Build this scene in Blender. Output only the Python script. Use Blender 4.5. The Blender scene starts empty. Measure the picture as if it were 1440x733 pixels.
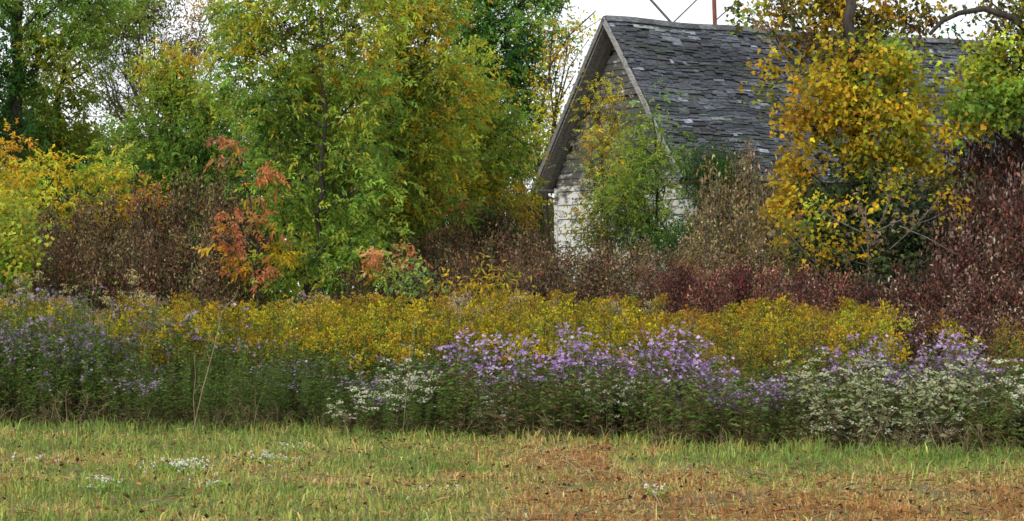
import bpy, math
import numpy as np
from mathutils import Vector, noise as mnoise

rng = np.random.default_rng(11)
S = bpy.context.scene
COL = S.collection
F, CX, HV, CH = 3476.0, 720.0, 405.0, 1.6      # long lens, horizon row, eye height


def P(u, v, Y):
    return np.array([(u - CX) / F * Y, Y, CH + (HV - v) / F * Y])


def G(u, Y):
    return np.array([(u - CX) / F * Y, Y, 0.0])


def norm(a):
    a = np.asarray(a, float)
    return a / np.maximum(np.linalg.norm(a, axis=-1, keepdims=True), 1e-9)


# ------------------------------------------------------------------ materials
def new_mat(name):
    m = bpy.data.materials.new(name)
    m.use_nodes = True
    nt = m.node_tree
    for n in list(nt.nodes):
        nt.nodes.remove(n)
    return m, nt, nt.nodes.new('ShaderNodeOutputMaterial')


def leaf_mat(name, transl=0.3, rough=0.7, spec=0.14, hue=0.005, val=0.14):
    m, nt, out = new_mat(name)
    N, L = nt.nodes.new, nt.links.new
    at = N('ShaderNodeAttribute'); at.attribute_name = 'Col'
    oi = N('ShaderNodeObjectInfo')
    hs = N('ShaderNodeHueSaturation')
    mr = N('ShaderNodeMapRange'); mr.inputs[3].default_value = 0.5 - hue; mr.inputs[4].default_value = 0.5 + hue
    mv = N('ShaderNodeMapRange'); mv.inputs[3].default_value = 1 - val; mv.inputs[4].default_value = 1 + val
    L(oi.outputs['Random'], mr.inputs[0]); L(oi.outputs['Random'], mv.inputs[0])
    L(mr.outputs[0], hs.inputs['Hue']); L(mv.outputs[0], hs.inputs['Value']); L(at.outputs['Color'], hs.inputs['Color'])
    b = N('ShaderNodeBsdfPrincipled')
    b.inputs['Roughness'].default_value = rough
    b.inputs['Specular IOR Level'].default_value = spec
    L(hs.outputs[0], b.inputs['Base Color'])
    t = N('ShaderNodeBsdfTranslucent'); L(hs.outputs[0], t.inputs[0])
    mx = N('ShaderNodeMixShader'); mx.inputs[0].default_value = transl
    L(b.outputs[0], mx.inputs[1]); L(t.outputs[0], mx.inputs[2]); L(mx.outputs[0], out.inputs[0])
    return m


def ramp_mat(name, stops, scale=(4, 4, 4), detail=6, rough=0.9, bump=0.4, bscale=None, coord='Object', dist=0.02):
    m, nt, out = new_mat(name)
    N, L = nt.nodes.new, nt.links.new
    tc = N('ShaderNodeTexCoord'); mp = N('ShaderNodeMapping'); mp.inputs['Scale'].default_value = scale
    L(tc.outputs[coord], mp.inputs[0])
    nz = N('ShaderNodeTexNoise'); nz.inputs['Scale'].default_value = 1.0; nz.inputs['Detail'].default_value = detail
    nz.inputs['Roughness'].default_value = 0.65
    L(mp.outputs[0], nz.inputs['Vector'])
    cr = N('ShaderNodeValToRGB')
    els = cr.color_ramp.elements
    while len(els) < len(stops):
        els.new(0.5)
    for e, (p, c) in zip(els, stops):
        e.position = p; e.color = (*c, 1)
    L(nz.outputs[0], cr.inputs[0])
    b = N('ShaderNodeBsdfPrincipled'); b.inputs['Roughness'].default_value = rough
    b.inputs['Specular IOR Level'].default_value = 0.25
    L(cr.outputs[0], b.inputs['Base Color'])
    bp = N('ShaderNodeBump'); bp.inputs['Strength'].default_value = bump; bp.inputs['Distance'].default_value = dist
    L(nz.outputs[0], bp.inputs['Height']); L(bp.outputs[0], b.inputs['Normal'])
    L(b.outputs[0], out.inputs[0])
    return m


def attr_wood_mat(name, grain=(60, 2, 60), lo=0.55, hi=1.35, rough=0.85):
    """per-board colour attribute multiplied by a stretched grain noise"""
    m, nt, out = new_mat(name)
    N, L = nt.nodes.new, nt.links.new
    at = N('ShaderNodeAttribute'); at.attribute_name = 'Col'
    tc = N('ShaderNodeTexCoord'); mp = N('ShaderNodeMapping'); mp.inputs['Scale'].default_value = grain
    L(tc.outputs['Object'], mp.inputs[0])
    nz = N('ShaderNodeTexNoise'); nz.inputs['Scale'].default_value = 1.0; nz.inputs['Detail'].default_value = 5
    L(mp.outputs[0], nz.inputs['Vector'])
    mr = N('ShaderNodeMapRange'); mr.inputs[1].default_value = 0.3; mr.inputs[2].default_value = 0.7
    mr.inputs[3].default_value = lo; mr.inputs[4].default_value = hi
    L(nz.outputs[0], mr.inputs[0])
    mu = N('ShaderNodeVectorMath'); mu.operation = 'SCALE'
    L(at.outputs['Color'], mu.inputs[0]); L(mr.outputs[0], mu.inputs['Scale'])
    b = N('ShaderNodeBsdfPrincipled'); b.inputs['Roughness'].default_value = rough
    b.inputs['Specular IOR Level'].default_value = 0.3
    L(mu.outputs[0], b.inputs['Base Color'])
    bp = N('ShaderNodeBump'); bp.inputs['Strength'].default_value = 0.5; bp.inputs['Distance'].default_value = 0.01
    L(nz.outputs[0], bp.inputs['Height']); L(bp.outputs[0], b.inputs['Normal'])
    L(b.outputs[0], out.inputs[0])
    return m


def paint_mat(name):
    """old white paint worn through to grey boards in patches; more worn in the gable peak"""
    m, nt, out = new_mat(name)
    N, L = nt.nodes.new, nt.links.new
    tc = N('ShaderNodeTexCoord')
    mp = N('ShaderNodeMapping'); mp.inputs['Scale'].default_value = (2.2, 2.2, 5.5)
    L(tc.outputs['Object'], mp.inputs[0])
    nz = N('ShaderNodeTexNoise'); nz.inputs['Scale'].default_value = 1.0; nz.inputs['Detail'].default_value = 7
    nz.inputs['Roughness'].default_value = 0.7
    L(mp.outputs[0], nz.inputs['Vector'])
    sx = N('ShaderNodeSeparateXYZ'); L(tc.outputs['Object'], sx.inputs[0])
    zr = N('ShaderNodeMapRange'); zr.inputs[1].default_value = 3.5; zr.inputs[2].default_value = 4.3
    zr.inputs[3].default_value = 0.07; zr.inputs[4].default_value = -0.115
    L(sx.outputs['Z'], zr.inputs[0])
    ad = N('ShaderNodeMath'); ad.operation = 'ADD'
    L(nz.outputs[0], ad.inputs[0]); L(zr.outputs[0], ad.inputs[1])
    cr = N('ShaderNodeValToRGB')
    e = cr.color_ramp.elements
    e[0].position = 0.42; e[0].color = (0.055, 0.054, 0.052, 1)
    e[1].position = 0.56; e[1].color = (0.50, 0.51, 0.49, 1)
    k = e.new(0.47); k.color = (0.15, 0.145, 0.135, 1)
    L(ad.outputs[0], cr.inputs[0])
    b = N('ShaderNodeBsdfPrincipled'); b.inputs['Roughness'].default_value = 0.75
    L(cr.outputs[0], b.inputs['Base Color'])
    bp = N('ShaderNodeBump'); bp.inputs['Strength'].default_value = 0.5; bp.inputs['Distance'].default_value = 0.01
    L(ad.outputs[0], bp.inputs['Height']); L(bp.outputs[0], b.inputs['Normal'])
    L(b.outputs[0], out.inputs[0])
    return m


M_LEAF = leaf_mat('tree_leaf', 0.52)
M_HERB = leaf_mat('herb_leaf', 0.25)
M_DRY = leaf_mat('withered_leaf', 0.15, 0.8, 0.1)
M_PETAL = leaf_mat('petal', 0.3, 0.7, 0.12, 0.004, 0.1)
M_GRASS = leaf_mat('grass_blade', 0.25, 0.6, 0.2)
M_BARK = ramp_mat('bark', [(0.3, (0.012, 0.010, 0.008)), (0.7, (0.06, 0.05, 0.04))], (9, 9, 2.5), bump=0.8)
M_GREYBARK = ramp_mat('grey_bark', [(0.3, (0.05, 0.045, 0.04)), (0.7, (0.2, 0.18, 0.16))], (9, 9, 2.5), bump=0.8)
M_STALK = ramp_mat('dry_stalk', [(0.3, (0.15, 0.115, 0.06)), (0.7, (0.33, 0.27, 0.16))], (20, 20, 6), bump=0.2)
M_DULL = ramp_mat('weathered_stalk', [(0.3, (0.10, 0.075, 0.04)), (0.7, (0.27, 0.21, 0.12))], (20, 20, 6), bump=0.2)
M_STEM = ramp_mat('herb_stem', [(0.3, (0.035, 0.03, 0.015)), (0.7, (0.11, 0.09, 0.04))], (20, 20, 4), bump=0.2)
M_SHINGLE = attr_wood_mat('weathered_shingle', (9, 30, 30), 0.4, 1.7)
M_GREYWOOD = attr_wood_mat('weathered_board', (12, 12, 30), 0.6, 1.4)
M_PAINT = paint_mat('peeling_white_paint')
M_RUST = ramp_mat('rusty_steel', [(0.35, (0.12, 0.035, 0.025)), (0.7, (0.25, 0.085, 0.06))], (14, 14, 5), rough=0.7, bump=0.2)
M_WIRE = ramp_mat('dull_wire', [(0.3, (0.05, 0.055, 0.05)), (0.7, (0.13, 0.13, 0.12))], (14, 14, 5), rough=0.6, bump=0.1)


# ------------------------------------------------------------------ mesh builder
class MB:
    def __init__(self):
        self.v, self.t, self.c, self.n = [], [], [], 0

    def add(self, v, t, c=(0.2, 0.2, 0.2)):
        v = np.asarray(v, float).reshape(-1, 3)
        t = np.asarray(t, int).reshape(-1, 3)
        c = np.asarray(c, float)
        if c.ndim == 1:
            c = np.tile(c, (len(v), 1))
        self.v.append(v); self.t.append(t + self.n); self.c.append(c); self.n += len(v)

    def mesh(self, name, mat, origin=(0, 0, 0), smooth=False):
        v = np.concatenate(self.v) - np.asarray(origin); t = np.concatenate(self.t); c = np.concatenate(self.c)
        me = bpy.data.meshes.new(name)
        me.vertices.add(len(v)); me.vertices.foreach_set('co', v.astype(np.float32).ravel())
        me.loops.add(t.size); me.loops.foreach_set('vertex_index', t.astype(np.int32).ravel())
        me.polygons.add(len(t)); me.polygons.foreach_set('loop_start', np.arange(0, t.size, 3, dtype=np.int32))
        me.update(calc_edges=True)
        a = me.color_attributes.new('Col', 'FLOAT_COLOR', 'POINT')
        a.data.foreach_set('color', np.concatenate([np.clip(c, 0, 1), np.ones((len(c), 1))], 1).astype(np.float32).ravel())
        me.polygons.foreach_set('use_smooth', np.full(len(t), bool(smooth)))
        me.validate()
        me.materials.append(mat)
        return me

    def build(self, name, mat, parent=None, origin=(0, 0, 0), smooth=False):
        o = bpy.data.objects.new(name, self.mesh(name, mat, origin, smooth))
        COL.objects.link(o)
        if parent:
            o.parent = parent
        return o


def tube(mb, pts, rad, sides=5, col=(0.1, 0.08, 0.06)):
    pts = np.asarray(pts, float); n = len(pts)
    rad = np.broadcast_to(np.asarray(rad, float), (n,))
    d = norm(np.gradient(pts, axis=0))
    ref = np.where(np.abs(d[:, 2:3]) > 0.9, np.array([[1., 0, 0]]), np.array([[0., 0, 1.]]))
    a = norm(np.cross(d, ref)); b = np.cross(d, a)
    th = np.arange(sides) * 2 * math.pi / sides
    ring = pts[:, None, :] + rad[:, None, None] * (np.cos(th)[None, :, None] * a[:, None, :] + np.sin(th)[None, :, None] * b[:, None, :])
    i = np.arange(n - 1)[:, None] * sides; j = np.arange(sides)[None, :]; k = (j + 1) % sides
    A, B, C, D = i + j, i + k, i + sides + k, i + sides + j
    t = np.concatenate([np.stack([A, B, C], -1).reshape(-1, 3), np.stack([A, C, D], -1).reshape(-1, 3)])
    mb.add(ring.reshape(-1, 3), t, col)


def bez(a, b, bend, n=5):
    s = np.linspace(0, 1, n)[:, None]
    a, b, m = map(np.asarray, (a, b, (np.asarray(a) + np.asarray(b)) / 2 + np.asarray(bend)))
    return (1 - s) ** 2 * a + 2 * s * (1 - s) * m + s * s * b


def box(mb, lo, hi, col, M=None):
    x0, y0, z0 = lo; x1, y1, z1 = hi
    v = np.array([[x, y, z] for x in (x0, x1) for y in (y0, y1) for z in (z0, z1)], float)
    if M is not None:
        v = v @ M.T
    hexa(mb, v, col)


HEX = [[0, 1, 3], [0, 3, 2], [4, 6, 7], [4, 7, 5], [0, 4, 5], [0, 5, 1], [2, 3, 7], [2, 7, 6], [0, 2, 6], [0, 6, 4], [1, 5, 7], [1, 7, 3]]


def hexa(mb, v, col):
    mb.add(v, HEX, col)


def leaves(mb, pos, d, L, W, col, droop=0.15, broad=False, nrm=None, up=0.7):
    n = len(pos)
    d = norm(d)
    L = np.broadcast_to(np.asarray(L, float), (n,))[:, None]; W = np.broadcast_to(np.asarray(W, float), (n,))[:, None]
    if nrm is None:
        nrm = rng.normal(size=(n, 3)) * 0.6 + np.array([0, -0.25, up])
    s = norm(np.cross(d, nrm)); nn = np.cross(s, d)
    tip = pos + L * d; tip[:, 2] -= (droop * L)[:, 0]
    if broad:
        curl = rng.uniform(-.25, .4, (n, 1))
        pr = [(.16, .27), (.42, .56), (.5, .22), (.8, .27)]
        vs = [pos] + [pos + a_ * L * d + b_ * W * s + b_ * curl * W * nn for a_, b_ in pr] + [tip] + \
             [pos + a_ * L * d - b_ * W * s + b_ * curl * W * nn for a_, b_ in pr[::-1]]
        t = np.array([[0, i, i + 1] for i in range(1, 9)])
    else:
        vs = [pos, pos + .45 * L * d + .5 * W * s + .14 * W * nn, tip, pos + .45 * L * d - .5 * W * s + .14 * W * nn]
        t = np.array([[0, 1, 2], [0, 2, 3]])
    k = len(vs)
    V = np.stack(vs, 1).reshape(-1, 3)
    T = (np.arange(n)[:, None, None] * k + t[None]).reshape(-1, 3)
    C = np.broadcast_to(np.asarray(col, float), (n, 3))
    mb.add(V, T, np.repeat(C, k, 0))


def jit(c, amt=0.22, n=None):
    c = np.asarray(c, float)
    if c.ndim == 1:
        c = np.tile(c, (n, 1))
    v = np.exp(rng.normal(size=(len(c), 1)) * amt)
    return np.clip(c * v * np.exp(rng.normal(size=c.shape) * amt * 0.35), 0, 0.9)


def pick(pal, n):
    w = np.array([p[0] for p in pal], float); c = np.array([p[1] for p in pal], float)
    return c[rng.choice(len(pal), n, p=w / w.sum())]


def sprays(mb, pos, d, col, kind, sc=1.0):
    """leaf sprays of one species"""
    n = len(pos); d = norm(d)
    if kind in ('ash', 'sumac'):
        pairs, rl, L, W = (3, .20, .094, .040) if kind == 'ash' else (5, .34, .12, .052)
        rl *= sc; L *= sc; W *= sc
        side = norm(np.cross(d, rng.normal(size=(n, 3)) * .5 + np.array([0, -.3, .8])))
        for k in range(pairs):
            f = .25 + .75 * k / pairs
            p = pos + d * (rl * f); p[:, 2] -= .15 * rl * f * f
            for sg in (-1, 1):
                dd = d * .55 + sg * side * .8 + np.array([0, 0, -.15]) + rng.normal(size=(n, 3)) * .28
                leaves(mb, p, dd, L * rng.uniform(.55, 1.3, n), W, jit(col, .16), .2)
        p = pos + d * rl; p[:, 2] -= .15 * rl
        leaves(mb, p, d + np.array([0, 0, -.15]), L, W, jit(col, .16), .2)
    else:
        L, W, broad, k = {'wide': (.115, .1, True, 3), 'narrow': (.12, .036, False, 4), 'oval': (.095, .05, False, 3), 'broad': (.105, .105, True, 4),
                          'small': (.055, .03, False, 5), 'ivy': (.085, .085, True, 4), 'big': (.15, .11, True, 3)}[kind]
        for _ in range(k):
            p = pos + rng.normal(size=(n, 3)) * .09 * sc
            dd = d * .7 + rng.normal(size=(n, 3)) * .65 + np.array([0, 0, -.25])
            leaves(mb, p, dd, L * sc * rng.uniform(.5, 1.3, n), W * sc * rng.uniform(.8, 1.2, n), jit(col, .2), .15, broad)


# ------------------------------------------------------------------ things
def thing(name, label, cat, loc=(0, 0, 0), group=None, rotz=0.0, scale=1.0):
    o = bpy.data.objects.new(name, None)
    o.empty_display_size = 0.2
    COL.objects.link(o)
    o.location = loc; o.rotation_euler = (0, 0, rotz); o.scale = (scale,) * 3
    o['label'] = label; o['category'] = cat
    if group:
        o['group'] = group
    return o


def tag(o, label, cat, group=None, kind=None):
    o['label'] = label; o['category'] = cat
    if group:
        o['group'] = group
    if kind:
        o['kind'] = kind
    return o


def dup(root, loc, rotz, scale=(1, 1, 1), label=None, group=None):
    r = root.copy(); COL.objects.link(r)
    r.location = loc; r.rotation_euler = (0, 0, rotz); r.scale = scale
    if label:
        r['label'] = label
    if group:
        r['group'] = group
    for ch in list(root.children):
        c = ch.copy(); COL.objects.link(c); c.parent = r
    return r


GD, GM, GL, GY = (.040, .115, .022), (.135, .240, .036), (.235, .325, .046), (.35, .37, .038)
YE, YO, OR, RD = (.48, .345, .022), (.50, .285, .03), (.48, .19, .075), (.22, .035, .03)
BR, TN, OL = (.11, .065, .04), (.27, .19, .11), (.10, .105, .03)


LM = 1.75


def tree(name, label, cat, trunk, clumps, kind, pal, lai=2.6, sc=1.0, twig=True, sig=.2, per=13, bark=None,
         crown_name='crown', mat=None, ry=None, group=None, limb_r=.035, extra=None):
    """trunk: [(u, v, Y, radius)], the first at ground level. clumps: [(u, v, Y, ru, rv[, palette[, lai]])]"""
    u0, _, Y0, r0 = trunk[0]
    base = G(u0, Y0)
    root = thing(name, label, cat, base, group)
    tp = np.array([base + np.array([0, 0, -.1])] + [P(u, v, Y) for u, v, Y, r in trunk[1:]])
    tr = np.array([r0] + [t[3] for t in trunk[1:]])
    s = np.linspace(0, len(tp) - 1, (len(tp) - 1) * 5 + 1)
    path = np.stack([np.interp(s, np.arange(len(tp)), tp[:, k]) for k in range(3)], 1)
    path[1:-1, :2] += rng.normal(size=(len(path) - 2, 2)) * .03
    rad = np.interp(s, np.arange(len(tp)), tr)
    wood, lf = MB(), MB()
    if r0 > 0:
        tube(wood, path, rad, 8)
    for c in clumps:
        u, v, Y, ru, rv = c[:5]
        pl = c[5] if len(c) > 5 and c[5] is not None else pal
        la = c[6] if len(c) > 6 else lai
        C = P(u, v, Y); rx, rz = ru / F * Y, rv / F * Y
        ryy = ry if ry else min(1.3, (rx + rz) / 2)
        hd = np.linalg.norm(path[:, :2] - C[:2], axis=1)
        zt = C[2] - .75 * hd
        i = int(np.argmin(np.abs(path[:, 2] - zt)))
        A = path[i]
        if r0 > 0:
            d = np.linalg.norm(C - A)
            lp = bez(A, C, np.array([0, 0, -.12 * d]) + rng.normal(size=3) * .05 * d, 7)
            tube(wood, lp, np.linspace(min(limb_r, rad[i] * .8), .010, 7), 5)
        else:
            lp = np.array([base, C])
        area = {'ash': 7 * .0020, 'sumac': 11 * .0031, 'narrow': 4 * .0022, 'oval': 3 * .0024, 'broad': 4 * .0050,
                'small': 5 * .0008, 'ivy': 4 * .004, 'big': 3 * .011}[kind] * sc * sc
        sc_ = sc * 1.12; nsp = max(8, int(la * LM * math.pi * rx * rz / (area * 1.25)))
        nsub = max(2, nsp // per)
        q = norm(rng.normal(size=(nsub, 3))) * (rng.uniform(size=(nsub, 1)) ** .42)
        sub = C + q * np.array([rx, ryy, rz])
        sub = sub + rng.normal(size=sub.shape) * .08
        sub[:, 2] = np.maximum(sub[:, 2], .15)
        cs = jit(pick(pl, nsub), .17)
        if twig:
            for p in sub:
                a = lp[rng.integers(len(lp) // 2, len(lp))]
                tube(wood, bez(a, p, np.array([0, 0, -.08]) + rng.normal(size=3) * .06, 4), np.linspace(.009, .004, 4), 3)
        idx = rng.integers(0, nsub, nsp)
        ctr = sub[idx]
        pos = ctr + rng.normal(size=(nsp, 3)) * sig * np.array([1, 1, .8])
        out = norm(ctr - C + np.array([0, 0, .0]))
        dr = out * .6 + rng.normal(size=(nsp, 3)) * .6 + np.array([0, 0, -.12])
        other = pick(pl, nsp)
        mixf = (rng.uniform(size=(nsp, 1)) < .22)
        cc = jit(np.where(mixf, other, cs[idx]), .16)
        sprays(lf, pos, dr, cc, kind, sc_)
    if extra:
        extra(wood, lf)
    if wood.n:
        wood.build('trunk', bark or M_BARK, root, base, True)
    lf.build(crown_name, mat or M_LEAF, root, base)
    return root


# ------------------------------------------------------------------ ground
mb = MB()
gx = np.concatenate([np.linspace(-400, -14, 12), np.linspace(-12, 12, 97), np.linspace(14, 400, 12)])
gy = np.concatenate([np.linspace(-30, 8, 8), np.linspace(10, 34, 97), np.linspace(36, 80, 12), np.linspace(100, 700, 10)])
XX, YY = np.meshgrid(gx, gy)
ZZ = np.array([mnoise.noise(Vector((x * .9, y * .9, 0))) * .03 if abs(x) < 13 and 9 < y < 35 else 0. for x, y in zip(XX.ravel(), YY.ravel())])
nx = len(gx)
ii, jj = np.meshgrid(np.arange(nx - 1), np.arange(len(gy) - 1))
a = (jj * nx + ii).ravel()
mb.add(np.stack([XX.ravel(), YY.ravel(), ZZ], 1), np.concatenate([np.stack([a, a + 1, a + nx + 1], 1), np.stack([a, a + nx + 1, a + nx], 1)]))
gm = ramp_mat('meadow_soil', [(0.3, (.05, .035, .016)), (0.45, (.10, .075, .03)), (0.6, (.10, .10, .03)), (0.75, (.16, .12, .055))], (1.6, 1.6, 1.6), 9, 0.95, 0.8)
g = mb.build('ground', gm, None, (0, 0, 0), True)
g['kind'] = 'structure'; g['label'] = 'flat meadow ground under grass and weeds'; g['category'] = 'ground'


def edge_y(u):                       # where the mown grass meets the tall weeds
    return np.interp(u, [-300, 0, 300, 720, 1000, 1250, 1440, 1700], [28.2, 27.9, 27.3, 26.0, 24.3, 23.4, 24.0, 24.4]) + .24 * np.sin(np.asarray(u) * .031) + .17 * np.sin(np.asarray(u) * .083 + 1)


def fbm(x, y, s, z=0.):
    return np.array([mnoise.fractal(Vector((a * s, b * s, z)), 1.0, 2.0, 4) for a, b in zip(x, y)])


# grass: one mass of blades
def grass():
    n = 160000
    y = rng.uniform(15.6, 30.2, n); x = rng.uniform(-.62, .62, n) * (y * 414 / 1000 + 6)
    u = x / y * F + CX
    ey = edge_y(u)
    keep = y < ey + 1.3 * rng.uniform(size=n)
    x, y, u, ey = x[keep], y[keep], u[keep], ey[keep]; n = len(x)
    v = HV + F * CH / y
    f1 = fbm(x, y, .55); f2 = fbm(x, y, 1.7, 5.)
    # dryness: mown swath on the right of the view, a scatter elsewhere
    dry = np.interp(u, [-200, 300, 650, 800, 1440], [.34, .36, .54, .70, .74])
    band = np.exp(-((v - (655 - .004 * (u - 1150) ** 2 / 60)) / 22) ** 2) * (u > 860)
    dry = dry - .38 * band + np.clip((v - 670) / 60, 0, 1) * .30 * np.clip((u - 600) / 250, 0, 1)
    dry = dry - .22 * np.clip(1 - (ey - y) / 1.6, 0, 1)
    dry = dry - .03 + .45 * f1 + .36 * f2 + rng.normal(size=n) * .17
    tall = np.clip(1 - (ey - y) / 1.0, 0, 1)
    h = rng.gamma(4.5, .0125, n) * (1 + .9 * np.clip(f2, -.4, 1)) * np.where(dry > .6, .75, 1.0) + tall * rng.uniform(0, .09, n) * (1 + 2.2 * np.clip(f1 + .2, 0, 1)) + .015
    ang = rng.uniform(0, 2 * math.pi, n); lean = rng.uniform(.1, .9, n) * np.where(dry > .6, 1.5, 1.)
    dirv = np.stack([np.cos(ang), np.sin(ang), np.zeros(n)], 1)
    w = rng.uniform(.006, .0125, n)
    green = np.array([.125, .185, .036]); gyel = np.array([.24, .25, .055]); straw = np.array([.39, .30, .12]); rust = np.array([.30, .15, .048])
    k = np.clip(dry, 0, 1.2)
    c = np.where((k < .33)[:, None], green, np.where((k < .58)[:, None], gyel, np.where((k < .82)[:, None], straw, rust)))
    c = jit(c, .26)
    sd = np.stack([-dirv[:, 1], dirv[:, 0], np.zeros(n)], 1)
    sd = norm(sd * .35 + np.array([1., 0, 0]) * rng.choice([-1, 1], (n, 1)))
    b = np.stack([x, y, np.full(n, -.015)], 1)
    m = b + dirv * (h * lean * .3)[:, None]; m[:, 2] += h * .6
    t = b + dirv * (h * lean)[:, None]; t[:, 2] += h * np.clip(1.05 - .35 * lean, .3, 1)
    W = w[:, None]
    V = np.stack([b - sd * W * .5, b + sd * W * .5, m - sd * W * .42, m + sd * W * .42, t], 1).reshape(-1, 3)
    T = (np.arange(n)[:, None, None] * 5 + np.array([[0, 1, 3], [0, 3, 2], [2, 3, 4]])[None]).reshape(-1, 3)
    mb = MB(); mb.add(V, T, np.repeat(c, 5, 0))
    o = mb.build('grass', M_GRASS)
    o['kind'] = 'stuff'; o['label'] = 'short mown meadow grass, green with straw coloured patches'; o['category'] = 'grass'
    # thatch: dry clippings lying in the mown swath
    n = 26000
    y = rng.uniform(15.6, 27, n); x = rng.uniform(-.6, .6, n) * (y * .414 + 2)
    u = x / y * F + CX; v = HV + F * CH / y
    f = fbm(x, y, .8, 9.)
    p = np.interp(u, [-200, 400, 720, 900, 1500], [.25, .3, .6, .8, .9]) + .5 * f - .6 * np.exp(-((v - 652) / 20) ** 2) * (u > 860)
    keep = (rng.uniform(size=n) < p) & (y < edge_y(u) - .1)
    x, y = x[keep], y[keep]; n = len(x)
    ang = rng.uniform(0, math.pi * 2, n)
    d = np.stack([np.cos(ang), np.sin(ang), rng.normal(size=n) * .25], 1)
    pos = np.stack([x, y, rng.uniform(.005, .055, n)], 1)
    mb = MB()
    leaves(mb, pos, d, rng.uniform(.05, .2, n), rng.uniform(.005, .011, n),
           jit(pick([(3, (.25, .125, .045)), (3, (.30, .195, .08)), (1.5, (.10, .05, .025)), (1, (.38, .29, .15))], n), .25), 0.05)
    o = mb.build('dry_thatch', M_DRY)
    o['kind'] = 'stuff'; o['label'] = 'loose dry clippings lying over the mown grass'; o['category'] = 'dry grass'
    n = 1500
    y = rng.uniform(15.8, 27, n); x = rng.uniform(-.6, .6, n) * (y * .414 + 2)
    keep = y < edge_y(x / y * F + CX)
    pos = np.stack([x, y, rng.uniform(.02, .08, n)], 1)[keep]; n = len(pos)
    mb = MB()
    leaves(mb, pos, rng.normal(size=(n, 3)) * np.array([1, 1, .4]), rng.uniform(.025, .06, n), rng.uniform(.02, .045, n),
           jit(pick([(3, (.05, .025, .015)), (1, (.16, .07, .03)), (.5, (.3, .15, .04))], n), .25), 0.1)
    o = mb.build('fallen_leaves', M_DRY)
    o['kind'] = 'stuff'; o['label'] = 'small dark fallen leaves scattered in the mown grass'; o['category'] = 'fallen leaves'


grass()


# ------------------------------------------------------------------ herbs
def herb(name, label, cat, group, n_stem, H, spread, leaf, head, leafcol, headcol, head_name, per_stem=1, leafn=26, low=.15,
         stemmat=None, leafmat=None, loc=(0, 0, 0), bare=.0, lean=.25):
    """one clump: stems, leaves and flower heads as three parts"""
    root = thing(name, label, cat, (0, 0, 0), group)
    st, lf, fl = MB(), MB(), MB()
    tips = []
    for _ in range(n_stem):
        r = spread * 1.0 * math.sqrt(rng.uniform()); a = rng.uniform(0, 2 * math.pi)
        b = np.array([r * math.cos(a), r * math.sin(a), -.03])
        h = H * rng.uniform(.68, 1.10) * (1 - .18 * (r / spread) ** 2)
        top = b + np.array([math.cos(a) * r * .5 + rng.normal() * lean * .3, math.sin(a) * r * .5 + rng.normal() * lean * .3, h])
        p = bez(b, top, np.array([0, 0, .12 * h]) + rng.normal(size=3) * .03, 7)
        tube(st, p, np.linspace(.006, .0025, 7), 3)
        s = rng.uniform(max(low, bare), .97, leafn)
        pos = np.stack([np.interp(s, np.linspace(0, 1, 7), p[:, k]) for k in range(3)], 1)
        az = rng.uniform(0, 2 * math.pi, leafn)
        d = np.stack([np.cos(az), np.sin(az), rng.uniform(-.25, .7, leafn)], 1)
        L, W = leaf
        dead = (s < .38)[:, None] & (rng.uniform(size=(leafn, 1)) < .6)
        c = np.where(dead, np.array([.13, .095, .05]), pick(leafcol, leafn))
        leaves(lf, pos, d, L * (1.1 - .5 * s) * rng.uniform(.7, 1.2, leafn), W, jit(c, .22), .3)
        tips.append((p, h))
    for p, h in tips:
        head(st, lf, fl, p, h, headcol)
    st.build('stem', stemmat or M_STEM, root, (0, 0, 0), True)
    lf.build('leaves', leafmat or M_HERB, root)
    if fl.n:
        fl.build(head_name, M_PETAL if head_name != 'seed_head' else M_DRY, root)
    return root


def discs(fl, c, nrm, r, col):
    """small ray flowers: eight pointed stars"""
    n = len(c); nrm = norm(nrm)
    a = norm(np.cross(nrm, rng.normal(size=(n, 3)))); b = np.cross(nrm, a)
    k = 10
    th = np.arange(k) * 2 * math.pi / k
    rr = np.where(np.arange(k) % 2 == 0, 1., .55)
    r = np.broadcast_to(r, (n,))
    ring = c[:, None] + (r[:, None] * rr[None])[..., None] * (np.cos(th)[None, :, None] * a[:, None] + np.sin(th)[None, :, None] * b[:, None])
    V = np.concatenate([(c - nrm * r[:, None] * .2)[:, None], ring], 1).reshape(-1, 3)
    t = np.array([[0, 1 + i, 1 + (i + 1) % k] for i in range(k)])
    T = (np.arange(n)[:, None, None] * (k + 1) + t[None]).reshape(-1, 3)
    fl.add(V, T, np.repeat(col, k + 1, 0))


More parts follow.
